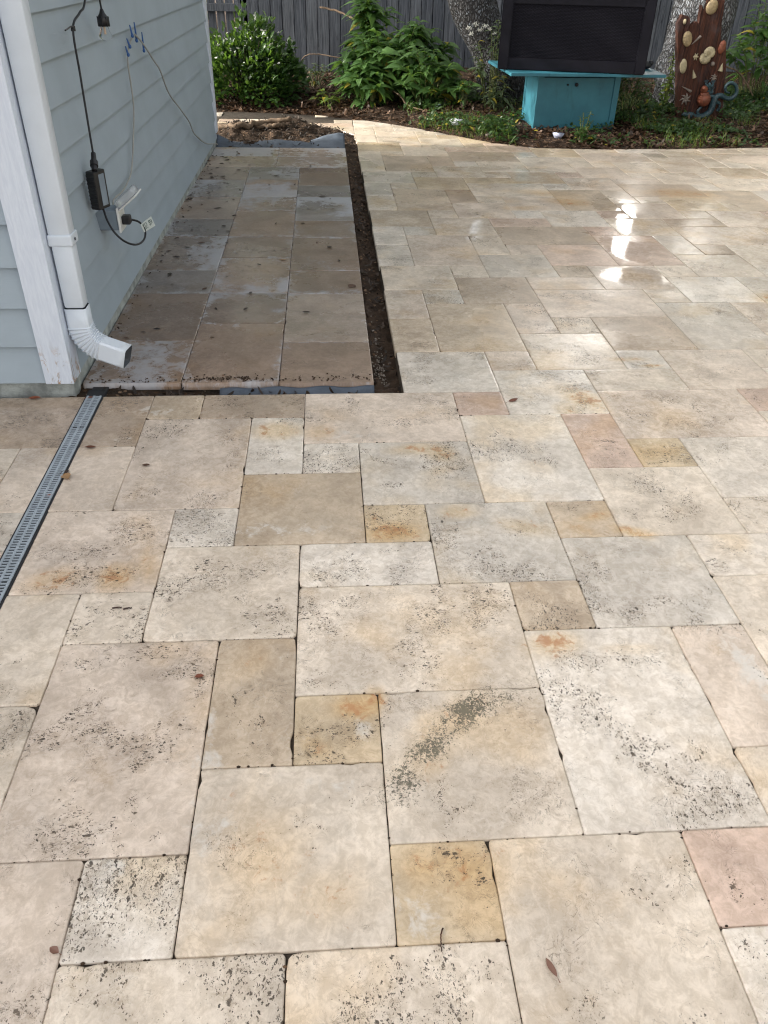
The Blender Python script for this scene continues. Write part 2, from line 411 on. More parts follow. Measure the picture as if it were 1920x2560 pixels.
def mat_driftwood():
    N = NT('red_driftwood'); p = N.pos()
    g = N.noise(N.map(p, (46, 46, 2.2)), 1.0, 8, .72, 1.4); n = N.noise(p, 5, 4)
    col = N.mix(N.ss(g, .34, .66), (.018, .010, .010), (.125, .046, .027))
    col = N.mix(N.math('MULTIPLY', N.ss(n, .5, .7), .6), col, (.085, .06, .062))
    N.base(col, .7, .3); N.bump(g, 1.0, .02); M['driftwood'] = N.m
mat_driftwood()
def mat_leaf(name, c0, c1, tr, f=.35, rough=.45, yellow=0.0):
    N = NT(name); r = N.island()
    wn_ = N.n('TexWhiteNoise', noise_dimensions='1D'); N.set(wn_.inputs['W'], N.math('MULTIPLY', r, 91.7))
    col = N.mix(r, c0, c1)
    if yellow: col = N.mix(N.math('GREATER_THAN', wn_.outputs[0], 1 - yellow), col, (.32, .26, .03))
    n = N.noise(N.pos(), 60, 3)
    col = N.mix(N.math('MULTIPLY', N.ss(n, .4, .7), .3), col, N.mix(1.0, col, (.7, .75, .7), 'MULTIPLY'))
    N.base(col, rough, .5); N.translucent(tr, f); M[name] = N.m
mat_leaf('leaf_bush', (.018, .050, .013), (.052, .110, .028), (.14, .26, .03), .32, .32)
mat_leaf('leaf_broad', (.042, .100, .028), (.100, .195, .055), (.17, .31, .05), .36, .42, .05)
mat_leaf('leaf_dark', (.018, .045, .014), (.05, .10, .025), (.10, .2, .03), .30, .4, .03)
mat_leaf('leaf_lime', (.06, .12, .02), (.14, .21, .04), (.24, .32, .05), .4, .45, .08)
mat_leaf('leaf_tree', (.025, .055, .016), (.055, .095, .025), (.12, .2, .03), .3, .5)
mat_leaf('leaf_weed', (.05, .085, .045), (.10, .14, .07), (.16, .22, .06), .3, .6, .04)
mat_leaf('petal', (.62, .62, .56), (.80, .80, .76), (.5, .5, .45), .3, .6)
mat_leaf('litter', (.028, .017, .011), (.15, .085, .050), (.10, .05, .02), .10, .6)
mat_leaf('chips', (.014, .010, .007), (.065, .044, .031), (.05, .03, .02), .08, .7)
mat_leaf('dry_leaf', (.050, .026, .018), (.13, .065, .040), (.16, .06, .03), .12, .42)

# ------------------------------------------------------------------ leaves
TEMPL = {
 'oval':  [(0, .10, 0), (.28, .85, .02), (.62, .95, .0), (.86, .55, -.06), (1.0, .03, -.14)],
 'lance': [(0, .08, 0), (.18, .62, .03), (.42, 1.0, .02), (.70, .70, -.07), (1.0, .02, -.22)],
 'quad':  [(0, .25, 0), (.5, 1.0, .03), (1.0, .08, -.08)],
 'dry':   [(0, .06, .06), (.2, .7, .0), (.5, 1.0, -.03), (.8, .75, .03), (1.0, .04, .16)],
 'grass': [(0, 1.0, 0), (.5, .8, -.02), (1.0, .05, -.25)],
}
def leaves(name, P, D, U, L, W, m, templ='oval', parent=None, fold=.25, droop=1.0):
    P = np.asarray(P, float); D = np.asarray(D, float); U = np.asarray(U, float)
    n = len(P); L = np.broadcast_to(np.asarray(L, float), (n,)); W = np.broadcast_to(np.asarray(W, float), (n,))
    D = D / np.linalg.norm(D, axis=1)[:, None]
    S = np.cross(D, U); S /= (np.linalg.norm(S, axis=1)[:, None] + 1e-9); U = np.cross(S, D)
    T = TEMPL[templ]; k = len(T); V = np.zeros((n, k * 3, 3))
    for i, (t, w, l) in enumerate(T):
        for j, c in enumerate((-1, 0, 1)):
            V[:, i * 3 + j] = P + D * (t * L)[:, None] + S * (c * w * W / 2)[:, None] + U * (l * droop * L + abs(c) * fold * w * W / 2)[:, None]
    f = []
    for i in range(k - 1):
        for j in range(2): a = i * 3 + j; f.append((a, a + 1, a + 4, a + 3))
    f = np.array(f); Fq = (f[None] + (np.arange(n) * k * 3)[:, None, None]).reshape(-1, 4)
    return np_mesh(name, V.reshape(-1, 3), Fq, m, parent, smooth=True)
def unit(n):
    v = rng.normal(size=(n, 3)); return v / np.linalg.norm(v, axis=1)[:, None]

# ================================================================== GROUND, PAVING
S = 0.2045
EX = np.array([-9, -3.0, -1.093, -.508, .011, .491, .744, 1.209, 1.561, 1.82, 2.075, 2.571, 3.453, 4.46, 7.5, 12])
EY = np.array([8.75, 8.74, 8.693, 8.65, 8.494, 8.21, 8.03, 7.564, 7.153, 6.905, 6.757, 6.704, 6.756, 6.854, 7.15, 7.4])
_ex = np.linspace(-9, 12, 2101); _ey = np.convolve(np.pad(np.interp(_ex, EX, EY), 22, mode='edge'), np.ones(45) / 45, 'valid')
def far_edge(x): return np.interp(x, _ex, _ey)
LX = np.array([-9, -.985, -.55, -.241, -.028, .098, .236, .367, .404]); LY = np.array([7.95, 7.932, 7.99, 7.998, 7.843, 7.779, 7.60, 7.413, 7.0])
def near_edge(x): return np.interp(x, LX, LY)
FRONT_Y = 1.634; TR_R = .404; TR_L = .291

g = np.array([[-150, -150], [150, -150], [150, 150], [-150, 150]])
o = np_mesh('ground', np.c_[g, np.full(4, -.085)], [[0, 1, 2, 3]], M['soil']); tag(o, kind='structure')

# bedding slabs under the tiles (the dark joints)
def slab_cols(xs, lo, hi, z0, z1):
    V = []; Fq = []
    n = len(xs)
    for x, a, b in zip(xs, lo, hi): V += [(x, a, z1), (x, b, z1), (x, a, z0), (x, b, z0)]
    for i in range(n - 1):
        a = i * 4; b = a + 4
        Fq += [(a, b, b + 1, a + 1), (a + 2, b + 2, b, a), (a + 1, b + 1, b + 3, a + 3)]
    Fq += [(0, 1, 3, 2), ((n - 1) * 4, (n - 1) * 4 + 2, (n - 1) * 4 + 3, (n - 1) * 4 + 1)]
    return V, Fq
V, Fq = [], []
def addslab(xs, lo, hi, z0=-.09, z1=-.0085):
    v, f = slab_cols(xs, lo, hi, z0, z1); k = len(V); V.extend(v); Fq.extend([tuple(i + k for i in q) for q in f])
xs = np.array([-4, 9.0]); addslab(xs, [-4, -4], [FRONT_Y - .004] * 2)
xs = np.linspace(TR_R + .004, 9, 80); addslab(xs, np.full(80, FRONT_Y - .004), far_edge(xs) - .004)
xs = np.linspace(-3.2, TR_R + .004, 60); addslab(xs, near_edge(xs) + .004, far_edge(xs) - .004)
o = np_mesh('patio_bed', V, Fq, M['joint_sand']); tag(o, kind='structure')

# ---- tile kinds and hand-set tiles (u0, v0) in the 6 x 6 module
KIND = {'c': (.66, .585, .495), 'w': (.72, .67, .605), 't': (.50, .405, .30), 'p': (.57, .425, .35), 'g': (.56, .525, .475),
        'r': (.63, .54, .46), 'y': (.58, .465, .31), 'b': (.40, .315, .24), 'd': (.32, .295, .25)}
UNIT = [(0, 0, 3, 2), (3, -2, 2, 3), (1, -2, 2, 2), (-1, -3, 2, 2), (2, 2, 2, 2), (4, 1, 2, 2), (-1, -1, 1, 2), (0, 2, 2, 1), (3, 1, 1, 1), (1, 3, 1, 1), (0, 5, 1, 1), (4, 3, 1, 1)]
HAND = {(0, 0): ('c', .75), (3, -2): ('w', .6), (1, -2): ('c', .3), (-1, -3): ('c', .15), (2, -4): ('c', .25), (1, -3): ('y', .35), (-3, -2): ('r', .7),
 (-2, -3): ('w', .8), (-1, -1): ('t', .3), (0, -1): ('y', .35), (3, 1): ('t', .45), (4, 1): ('g', .6), (5, -1): ('r', .4), (0, 2): ('w', .6),
 (2, 2): ('g', .6), (1, 3): ('y', .5), (-1, 3): ('t', .15), (1, 4): ('g', .7), (3, 4): ('w', .6), (4, 3): ('t', .3), (5, 3): ('c', .5), (5, 5): ('p', .3),
 (6, 5): ('y', .6), (0, 6): ('r', .6), (3, 7): ('p', .1), (4, 7): ('w', .6), (6, 6): ('r', .5), (-3, 4): ('r', .65), (-2, 7): ('b', .6), (-3, 7): ('t', .3),
 (0, 5): ('w', .8), (-1, 5): ('w', .5), (-2, 3): ('w', .7), (-2, 1): ('c', .45), (-4, 2): ('r', .6), (-3, 1): ('c', .5), (-6, 0): ('c', .5), (-5, -2): ('c', .6),
 (4, -3): ('p', .25), (4, -5): ('w', .8), (0, -4): ('c', .6), (-2, -5): ('c', .6), (-4, -4): ('r', .4), (7, 3): ('c', .5), (9, 7): ('p', .2), (2, 8): ('w', .55), (6, 9): ('y', .5),
 (2, 10): ('c', .4), (4, 9): ('r', .3), (3, 13): ('g', .6), (2, 13): ('p', .5), (5, 13): ('w', .5), (5, 11): ('r', .5), (3, 11): ('c', .3), (7, 9): ('w', .3), (8, 9): ('g', .3), (10, 10): ('c', .4),
 (12, 7): ('p', .3), (5, 23): ('b', .3), (5, 29): ('b', .3), (2, 21): ('b', .3), (-5, 5): ('b', .5), (-6, 6): ('b', .6), (-6, 2): ('r', .5), (3, 19): ('g', .3), (2, 16): ('d', .9), (9, 19): ('p', .4), (7, 21): ('w', .2), (9, 15): ('b', .3), (10, 13): ('w', .3), (12, 13): ('p', .2)}
# stains with a shape of their own, and one painted sky reflection: (u, v, ru, rv, angle, channel r/d/p, strength)
SPL = [(2.05, -.33, .52, .22, 32, 'd', 1.0), (1.55, -.85, .45, .17, 38, 'd', .9), (1.2, -1.3, .30, .20, 60, 'd', .9), (2.6, -.15, .4, .12, 10, 'd', .6), (2.55, -1.55, .5, .25, 20, 'd', .35), (2.45, -.65, .05, .3, -30, 'd', .4),
 (1.9, -.4, .7, .3, 35, 'r', .45), (1.5, -1.0, .5, .3, 35, 'r', .4),
 (-.3, -2.0, .55, .8, 20, 'r', .42), (-.75, -1.6, .3, .5, 0, 'p', .55), (.4, -2.5, .5, .35, 0, 'r', .4), (.5, -1.25, .45, .2, 0, 'p', .5),
 (1.15, -2.75, .3, .25, 20, 'p', .7), (1.75, -2.3, .3, .35, 70, 'r', .6), (1.35, -2.25, .3, .15, 0, 'r', .5),
 (.75, -.2, .3, .22, 0, 'r', .75), (.95, -.1, .12, .2, 0, 'r', .9), (.25, -.75, .3, .15, -40, 'r', .45), (.78, -.6, .2, .35, 30, 'p', .65),
 (-.9, -.9, .25, .14, 0, 'p', .7), (-.95, -.4, .1, .5, 0, 'p', .55), (-.5, .6, .3, .3, 0, 'r', .35), (-.15, .7, .14, .25, 0, 'd', .3),
 (3.35, .75, .4, .25, 10, 'r', .62), (4.3, .6, .5, .1, 0, 'r', .35), (4.0, -1.3, .5, .2, 0, 'd', .25), (4.6, -1.75, .3, .2, 0, 'd', .35),
 (5.75, .2, .22, .7, 10, 'p', .95), (5.95, -.4, .2, .3, 0, 'd', .25), (-1.7, -2.3, .45, .18, 40, 'd', .45), (-1.4, -2.75, .4, .12, 0, 'd', .45), (-1.7, -2.15, .2, .4, 0, 'p', .5),  # the first entry is a sky reflection painted as a pale patch
 (1.45, 3.25, .4, .22, 5, 'r', .85), (1.15, 3.6, .2, .3, 0, 'r', .4), (2.5, 3.75, .35, .22, 0, 'r', .6), (3.5, 3.3, .5, .2, -20, 'r', .5), (3.0, 2.5, .5, .3, 0, 'p', .4),
 (2.0, 5.75, .5, .2, 10, 'r', .6), (2.45, 5.6, .25, .3, 40, 'r', .72), (2.2, 4.6, .3, .3, 0, 'r', .3), (2.4, 5.0, .4, .15, 20, 'r', .4), (4.7, 3.55, .3, .12, 15, 'r', .65), (4.4, 3.2, .3, .12, -35, 'r', .5),
 (-2.6, 2.35, .28, .3, 0, 'r', .75), (-3.4, 2.3, .4, .28, 0, 'r', .65), (-2.2, 2.6, .12, .5, 10, 'r', .5), (5.6, 7.6, .35, .6, 20, 'r', .7), (5.2, 7.2, .3, .3, 0, 'r', .55), (5.0, 8.8, .3, .1, 0, 'd', .2),
 (6.5, 5.5, .5, .3, 0, 'r', .4), (6.25, 5.45, .3, .15, 30, 'd', .6), (6.8, 5.25, .3, .2, 0, 'p', .5), (6.3, 7.7, .35, .25, 10, 'd', .45), (7.6, 9.15, .25, .1, 0, 'r', .7), (7.2, 9.5, .5, .15, 0, 'r', .5),
 (-.5, 6.5, .5, .3, 0, 'r', .62), (-.1, 6.9, .3, .15, 0, 'd', .5), (1.0, 7.3, .7, .18, -8, 'd', .4), (.3, 6.4, .3, .3, 0, 'r', .5), (1.0, 6.3, .7, .3, 0, 'p', .5), (-1.4, 7.4, .5, .2, 0, 'd', .4), (-1.9, 7.85, .8, .1, 0, 'd', .5),
 (-.3, 3.4, .9, .22, 0, 'p', .65), (.7, 4.9, .3, .2, 0, 'p', .3), (-2.9, 7.3, .4, .3, 0, 'p', .5), (-3.4, 6.3, .5, .2, 0, 'p', .5), (-3.8, 7.4, .9, .5, 0, 'd', .30), (.6, 5.45, .3, .2, 0, 'd', .35),
 (-4.3, -.6, .5, .12, 25, 'r', .7), (-3.2, -.2, .2, .3, 0, 'd', .4), (2.7, -3.5, .4, .12, 20, 'd', .35), (3.3, -4.2, .3, .1, 60, 'd', .5), (4.2, -3.8, .4, .2, 60, 'd', .5), (4.5, -4.2, .3, .3, 0, 'r', .6), (4.4, -3.9, .5, .5, 0, 'd', .35),
 (.2, .15, .2, .1, 0, 'd', .3), (.4, 1.7, .6, .25, 0, 'd', .25), (4.2, 5.1, .4, .3, 0, 'r', .35), (3.9, 4.6, .5, .2, 10, 'd', .25), (5.2, 3.1, .3, .12, -25, 'r', .8), (6.0, 2.85, .3, .12, 0, 'd', .3),
 (2.5, 16.6, .6, .4, 0, 'd', .6), (3.4, 13.4, .5, .3, 0, 'd', .45), (9.3, 23.2, .9, .5, -20, 'r', .65), (7.6, 22.3, .6, .3, 0, 'r', .6), (12.5, 13.2, .6, .5, 0, 'r', .75), (9.5, 17.3, 1.2, .5, -20, 'd', .4), (5.2, 25.6, .7, .25, 0, 'd', .45),
 (14, 24.5, 1.5, .6, -10, 'r', .6), (11.5, 26.5, 1.2, .4, 0, 'p', .6), (15, 27.4, 1.2, .5, 0, 'p', .5), (8.5, 24.5, 1.5, .4, -15, 'r', .5), (6.0, 11.4, .6, .4, 0, 'd', .3), (9.8, 13.2, .3, .2, 0, 'd', .4)]
PITS = [(.6, 1.75, .75, .22, 0), (.3, 1.3, .3, .45, 0), (1.4, .5, .6, .2, 10), (.3, .25, .3, .25, 0), (2.2, 1.2, .4, .2, 0), (-1.75, .78, .6, .2, 0), (-1.25, .45, .2, .4, 10), (-2.45, -.05, .3, .35, 30), (-1.7, -1.45, .22, .4, 0), (-1.3, -.6, .2, .4, 0), (-2.6, .6, .3, .2, 0),
 (4.0, -.9, .9, .3, -20), (3.6, -.5, .3, .5, 0), (4.5, -1.6, .5, .22, 10), (3.6, .4, .5, .3, 0), (4.3, .3, .5, .3, 0), (-1.5, 6.3, .3, .5, 0), (-2.6, 4.5, .3, .3, 0), (-1.4, 4.4, .5, .25, 0), (-1.2, 5.6, .2, .5, 0), (.8, 7.2, .6, .2, 0), (1.9, 6.7, .7, .25, 0), (2.7, 7.5, .3, .3, 0),
 (1.5, 4.5, .5, .3, 0), (2.4, 4.9, .6, .3, 0), (2.5, 5.5, .6, .25, 0), (2.6, 2.6, .6, .3, 0), (3.4, 3.2, .3, .5, 0), (4.3, 2.3, .25, .5, 0), (5.2, 1.5, .6, .25, 0), (4.6, 1.3, .4, .25, 0), (3.6, 6.4, .3, .5, 0), (3.9, 4.6, .6, .3, 0), (4.4, 5.3, .4, .3, 0), (5.6, 4.6, .3, .3, 0), (6.2, 3.6, .6, .25, 20), (5.4, 3.6, .3, .4, 0),
 (.4, 2.7, .3, .2, 0), (1.5, 2.4, .3, .2, 0), (-.8, 2.3, .3, .5, 0), (-.3, 1.5, .4, .3, 0), (-1.3, 2.5, .4, .3, 0), (-3.2, 2.9, .6, .3, 0), (-1.6, 3.3, .3, .3, 0), (5.7, 8.3, .4, .4, 0), (4.6, 7.6, .4, .4, 0), (7.6, 6.6, .8, .3, 0), (2.6, -3.6, .5, .2, 10), (3.4, -3.9, .4, .3, 0), (-.6, -2.1, .2, .2, 0), (.3, -2.0, .3, .12, 0), (-.4, -3.3, .3, .15, 0), (.8, -3.5, .6, .3, 0), (1.5, -3.3, .4, .2, 0), (-1.5, -3.4, .6, .2, 0), (-1.6, -2.5, .5, .4, 0), (-3.0, -2.6, .4, .3, 0), (4.5, -3.4, .6, .5, 0), (-3.7, .5, .3, .6, 0)]
def stains(x, y):
    u, v = x / S, y / S; out = np.zeros((len(x), 3))
    for (cu, cv, ru, rv, ang, ch, k) in SPL:
        a = R_(ang); du = u - cu; dv = v - cv
        p = du * math.cos(a) + dv * math.sin(a); q = -du * math.sin(a) + dv * math.cos(a)
        d2 = (p / ru) ** 2 + (q / rv) ** 2
        w = k * np.exp(-d2 * .7) * (.72 if ch == 'p' else 1.0); i = 'rdp'.index(ch); out[:, i] = np.maximum(out[:, i], w)
    return out
WET = [(2.2, 4.35, .15, .50), (1.98, 3.6, .13, .28), (1.05, 4.1, .22, .35), (1.0, 4.5, .15, .2), (1.88, 3.08, .20, .16), (1.2, 5.6, .4, .3), (-.35, -.9, .3, .3), (-.75, -1.0, .3, .4)]
def wetness(x, y):
    w = np.zeros(len(x))
    for (cx, cy, a, b) in WET: w = np.maximum(w, np.exp(-.8 * (((x - cx) / a) ** 2 + ((y - cy) / b) ** 2)))
    return w
class Tiles:
    def __init__(self): self.V = []; self.F = []; self.tc = []; self.tint = []; self.st = []; self.n = 0
    def tile(self, x0, x1, lo, hi, tint, pit, z=0.0, thick=.032, step=.03, own=None):
        """lo/hi: functions of x (bottom and top bound)"""
        e = .0007 + rnd.random() * .0011
        def cuts(a, b):
            k = max(2, int(round((b - a - .016) / step))); 
            return np.concatenate([[a, a + .0035], np.linspace(a + .008, b - .008, k + 1), [b - .0035, b]])
        xs = cuts(x0 + e, x1 - e)
        ylo, yhi = lo(xs) + e, hi(xs) - e
        ok = (yhi - ylo) > .02
        if ok.sum() < 3: return
        xs, ylo, yhi = xs[ok], ylo[ok], yhi[ok]
        ts = cuts(0.0, float((yhi - ylo).max())); ts = ts / ts[-1]
        nx, ny = len(xs), len(ts)
        X = np.repeat(xs[:, None], ny, 1); Y = ylo[:, None] + (yhi - ylo)[:, None] * ts[None]
        # wavering, chipped edges
        cx, cy = xs.mean(), (ylo + yhi).mean() / 2
        sx = rnd.random() * 60; sy = rnd.random() * 60
        def chip(c, k): 
            nz = fbm(c * 26 + sx, np.full_like(c, sy + k * 3.7), k % 8, 4) ; w = np.clip(nz - .64, 0, 1) * .05
            return .0007 * (nz - .45) * 2 + w * (rnd.random() < .5)
        ex0 = chip(Y[0], 0); ex1 = chip(Y[-1], 1); ey0 = chip(X[:, 0], 2); ey1 = chip(X[:, -1], 3)
        fall = lambda i, n: [1, .8, .5][i] if i < 3 else 0
        for i in range(3):
            f = [1, .85, .55][i]
            X[i] += np.clip(ex0, -.0005, .006) * f; X[nx - 1 - i] -= np.clip(ex1, -.0005, .006) * f
            Y[:, i] += np.clip(ey0, -.0005, .006) * f; Y[:, ny - 1 - i] -= np.clip(ey1, -.0005, .006) * f
        # knocked-off corners
        for (ci, cj) in ((0, 0), (0, ny - 1), (nx - 1, 0), (nx - 1, ny - 1)):
            r = .003 + .011 * rnd.random() ** 4
            px, py = X[ci, cj], Y[ci, cj]; sxn = 1 if ci == 0 else -1; syn = 1 if cj == 0 else -1
            a = (X - px) * sxn; b = (Y - py) * syn; d = r - (a + b); m_ = (d > 0) & (a < r) & (b < r)
            X[m_] += sxn * d[m_] / 2; Y[m_] += syn * d[m_] / 2
        ox, oy, cz = rnd.random() * 40, rnd.random() * 40, rnd.random() * 40
        tl = (rnd.random() - .5) * .0020; tm = (rnd.random() - .5) * .0020
        Z = z + (rnd.random() - .5) * .0012 + (X - cx) * tl + (Y - Y.mean()) * tm + (vnoise(X * 9 + ox, Y * 9 + oy) - .5) * .0007
        for i, dz in ((0, .0013), (1, .0002)):
            Z[i] -= dz; Z[nx - 1 - i] -= dz; Z[:, i] -= dz; Z[:, ny - 1 - i] -= dz
        ids = np.arange(nx * ny).reshape(nx, ny) + self.n
        P = np.stack([X, Y, Z], -1).reshape(-1, 3)
        q = np.stack([ids[:-1, :-1], ids[1:, :-1], ids[1:, 1:], ids[:-1, 1:]], -1).reshape(-1, 4)
        ring = np.concatenate([ids[:, 0], ids[-1, 1:], ids[-2::-1, -1], ids[0, -2:0:-1]]) - self.n
        B = P[ring].copy(); B[:, 2] = z - thick; k = len(ring); bid = np.arange(k) + self.n + nx * ny
        ring_g = ring + self.n
        side = np.stack([ring_g, bid, np.roll(bid, -1), np.roll(ring_g, -1)], -1)
        A = np.concatenate([P, B]); self.V.append(A); self.F += [q, side]; self.n += len(A)
        if rnd.random() < .5: t3 = np.c_[A[:, 0] + ox, A[:, 1] + oy, A[:, 2] * .3 + cz]
        else: t3 = np.c_[-A[:, 1] + ox, A[:, 0] + oy, A[:, 2] * .3 + cz]
        self.tc.append(t3); self.tint.append(np.c_[np.tile(tint, (len(A), 1)), wetness(A[:, 0], A[:, 1])])
        s = stains(A[:, 0], A[:, 1]) if own is None else own(A[:, 0], A[:, 1])
        pf = np.full(len(A), .26 * pit)
        for _b in range(1 + int(pit * 5 + rnd.random())):
            bx_, by_ = rnd.uniform(xs[0], xs[-1]), rnd.uniform(float(ylo.min()), float(yhi.max())); ra, rb_ = rnd.uniform(.03, .16), rnd.uniform(.02, .09); an_ = rnd.uniform(0, 3.14)
            p_ = (A[:, 0] - bx_) * math.cos(an_) + (A[:, 1] - by_) * math.sin(an_); q_ = -(A[:, 0] - bx_) * math.sin(an_) + (A[:, 1] - by_) * math.cos(an_)
            pf = np.maximum(pf, (.35 + .75 * pit) * np.exp(-.7 * ((p_ / ra) ** 2 + (q_ / rb_) ** 2)))
        if own is None:
            for (cu, cv, ru, rv, ang) in PITS:
                if abs(cu * S - cx) > 1.2 or abs(cv * S - A[:, 1].mean()) > 1.2: continue
                a_ = R_(ang); du = A[:, 0] / S - cu; dv = A[:, 1] / S - cv; p_ = du * math.cos(a_) + dv * math.sin(a_); q_ = -du * math.sin(a_) + dv * math.cos(a_)
                pf = np.maximum(pf, .60 * np.exp(-.8 * ((p_ / ru) ** 2 + (q_ / rv) ** 2)))
        self.st.append(np.c_[s, pf])
    def build(self, name, m):
        o = np_mesh(name, np.concatenate(self.V), np.concatenate(self.F), m)
        me = o.data
        a = me.attributes.new('tc', 'FLOAT_VECTOR', 'POINT'); a.data.foreach_set('vector', np.concatenate(self.tc).astype(np.float32).ravel())
        a = me.attributes.new('tint', 'FLOAT_COLOR', 'POINT'); a.data.foreach_set('color', np.concatenate(self.tint).astype(np.float32).ravel())
        a = me.attributes.new('stain', 'FLOAT_COLOR', 'POINT'); a.data.foreach_set('color', np.concatenate(self.st).astype(np.float32).ravel())
        return tag(o, kind='structure')
T = Tiles()
cst = lambda v: (lambda x: np.full(np.shape(x), float(v)))
for cu in range(-3, 6):
    for cv in range(-3, 7):
        for (u, v, w, h) in UNIT:
            u0, v0 = u + cu * 6, v + cv * 6
            x0, x1, y0, y1 = u0 * S, (u0 + w) * S, v0 * S, (v0 + h) * S
            if x1 < -3.1 or x0 > 6.6 or y1 < -2.3 or y0 > 8.8: continue
            if (u0, v0) in HAND: k, pit = HAND[(u0, v0)]
            else: k = rnd.choices('cwtpgrybd', (40, 14, 12, 5, 8, 20, 5, 6, 1))[0]; pit = rnd.random() * .6
            f = .95 + rnd.random() * .1; q_ = .80 if (u0, v0) in HAND else .58; tint = tuple((c * q_ + m_ * (1 - q_)) * f for c, m_ in zip(KIND[k], (.63, .545, .45)))
            d = math.hypot((x0 + x1) / 2 - .1, (y0 + y1) / 2 + 1.3)
            st_ = .022 if d < 3.6 else (.045 if d < 6 else .08)
            if y1 <= FRONT_Y + .01: T.tile(x0, x1, cst(y0), cst(min(y1, FRONT_Y)), tint, pit, step=st_); continue
            if x0 < TR_R:
                xe = min(x1, TR_R)
                if y0 < FRONT_Y - .03: T.tile(x0, x1 if y1 < FRONT_Y + .01 else xe, cst(y0), cst(FRONT_Y), tint, pit, step=st_)
                if y1 > 7.0: T.tile(x0, xe, lambda x: np.maximum(y0, near_edge(x)), lambda x: np.minimum(y1, far_edge(x)), tint, pit, step=.025)
            if x1 > TR_R + .02:
                T.tile(max(x0, TR_R), x1, cst(y0), lambda x: np.minimum(y1, far_edge(x)), tint, pit, step=st_ if y1 < 6.6 else .03)
T.build('patio', M['trav'])

# ---- strip of larger pavers along the house wall
T2 = Tiles()
A_ = [1.742, 2.19, 2.812, 3.19, 3.86, 4.24, 4.842, 5.374, 5.83]
B_ = [1.735, 2.391, 2.814, 3.411, 3.848, 4.461, 4.845, 5.391, 5.83]
C_ = [1.727, 2.16, 2.80, 3.175, 3.819, 4.206, 4.842, 5.198, 5.83]
def strip_stain_sheen(seed):
    a, b = rnd.random() * 50, rnd.random() * 50
    pk = rnd.choice([.1, .3, .6, .9]); sd = [rnd.choice([.7, 1, 1.8, 4]) for _ in range(4)]
    def f(x, y):
        n = fbm(x * 3.2 + a, y * 2.2 + b, 2, 4)
        X0, X1, Y0, Y1 = seed; e = np.minimum(np.minimum((x - X0) * sd[0], (X1 - x) * sd[1]), np.minimum((y - Y0) * sd[2], (Y1 - y) * sd[3]))
        pale = np.clip((n - .40) * 2.6, 0, 1) * pk * 1.15 + .50 * np.exp(-e / .06) * np.clip((fbm(x * 5 + b, y * 5 + a, 3, 3) - .22) * 3, 0, 1)
        foot = np.exp(-np.abs(y - 1.76) / .02) * .35 * (x > -.55)
        return np.stack([np.clip(fbm(x * 4 + b, y * 4 + a, 4, 3) - .5, 0, 1) * .6, foot, pale], 1)
    return f
for (x0, x1, ys) in ((-.93, -.523, A_), (-.523, -.1125, B_), (-.1125, .290, C_)):
    for a, b in zip(ys, ys[1:]):
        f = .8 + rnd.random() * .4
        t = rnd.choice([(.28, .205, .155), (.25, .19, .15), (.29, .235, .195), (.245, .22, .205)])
        T2.tile(x0, x1, cst(a), cst(b), tuple(c * f for c in t), rnd.random() * .12, z=.004, step=.022, own=strip_stain_sheen((x0, x1, a, b)))
for (x0, x1) in ((-.905, -.315), (-.315, .292)):
    for (a, b) in ((5.83, 6.26), (6.26, 6.645)):
        T2.tile(x0, x1, cst(a), cst(b), (.46, .37, .30), .1, z=.004, step=.022, own=strip_stain_sheen((x0, x1, a, b)))  # lighter tint: sunlight on the far rows put into the colour
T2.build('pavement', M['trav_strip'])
V, Fq = [], []
addslab(np.array([-.94, .2835]), [1.75, 1.745], [6.64, 6.64]); o = np_mesh('pavement_bed', V, Fq, M['joint_sand']); tag(o, kind='structure')

# ---- bare soil of the trench and of the gap at the strip's foot
def heightfield(name, x0, x1, y0, y1, step, zf, m, mask=None, kind='structure'):
    nx = max(2, int((x1 - x0) / step)); ny = max(2, int((y1 - y0) / step))
    X, Y = np.meshgrid(np.linspace(x0, x1, nx), np.linspace(y0, y1, ny), indexing='ij'); Z = zf(X, Y)
    ids = np.arange(nx * ny).reshape(nx, ny)
    q = np.stack([ids[:-1, :-1], ids[1:, :-1], ids[1:, 1:], ids[:-1, 1:]], -1).reshape(-1, 4)
    if mask is not None:
        mm = mask(X, Y).ravel(); q = q[mm[q].all(1)]
    o = np_mesh(name, np.stack([X, Y, Z], -1).reshape(-1, 3), q, m, smooth=True)
    return tag(o, kind=kind)
heightfield('soil_trench', .28, .42, 1.6, 6.75, .008, lambda X, Y: -.058 + .045 * (fbm(X * 22, Y * 16, 1, 5) - .45) + .02 * np.exp(-((X - .31) / .03) ** 2) + .03 * np.clip((Y - 5.6) / 1, 0, 1), M['soil'])
heightfield('soil_gap', -1.0, .30, 1.60, 1.77, .008, lambda X, Y: -.050 + .040 * (fbm(X * 20, Y * 25, 3, 5) - .45) + .03 * np.clip((-.45 - X) / .4, 0, 1), M['soil'])
def mound(X, Y):
    base = -.03 + .10 * np.exp(-(((X + .45) / .62) ** 2 + ((Y - 7.3) / .42) ** 2)) + .07 * np.exp(-(((X + .2) / .25) ** 2 + ((Y - 7.42) / .2) ** 2)) + .05 * np.exp(-(((X + .8) / .2) ** 2 + ((Y - 7.25) / .3) ** 2))
    return base + .075 * (fbm(X * 13, Y * 13, 5, 5) - .45)
heightfield('soil_mound', -3.0, .43, 6.62, 8.1, .015, mound, M['soil'], lambda X, Y: Y < near_edge(X) + .05)
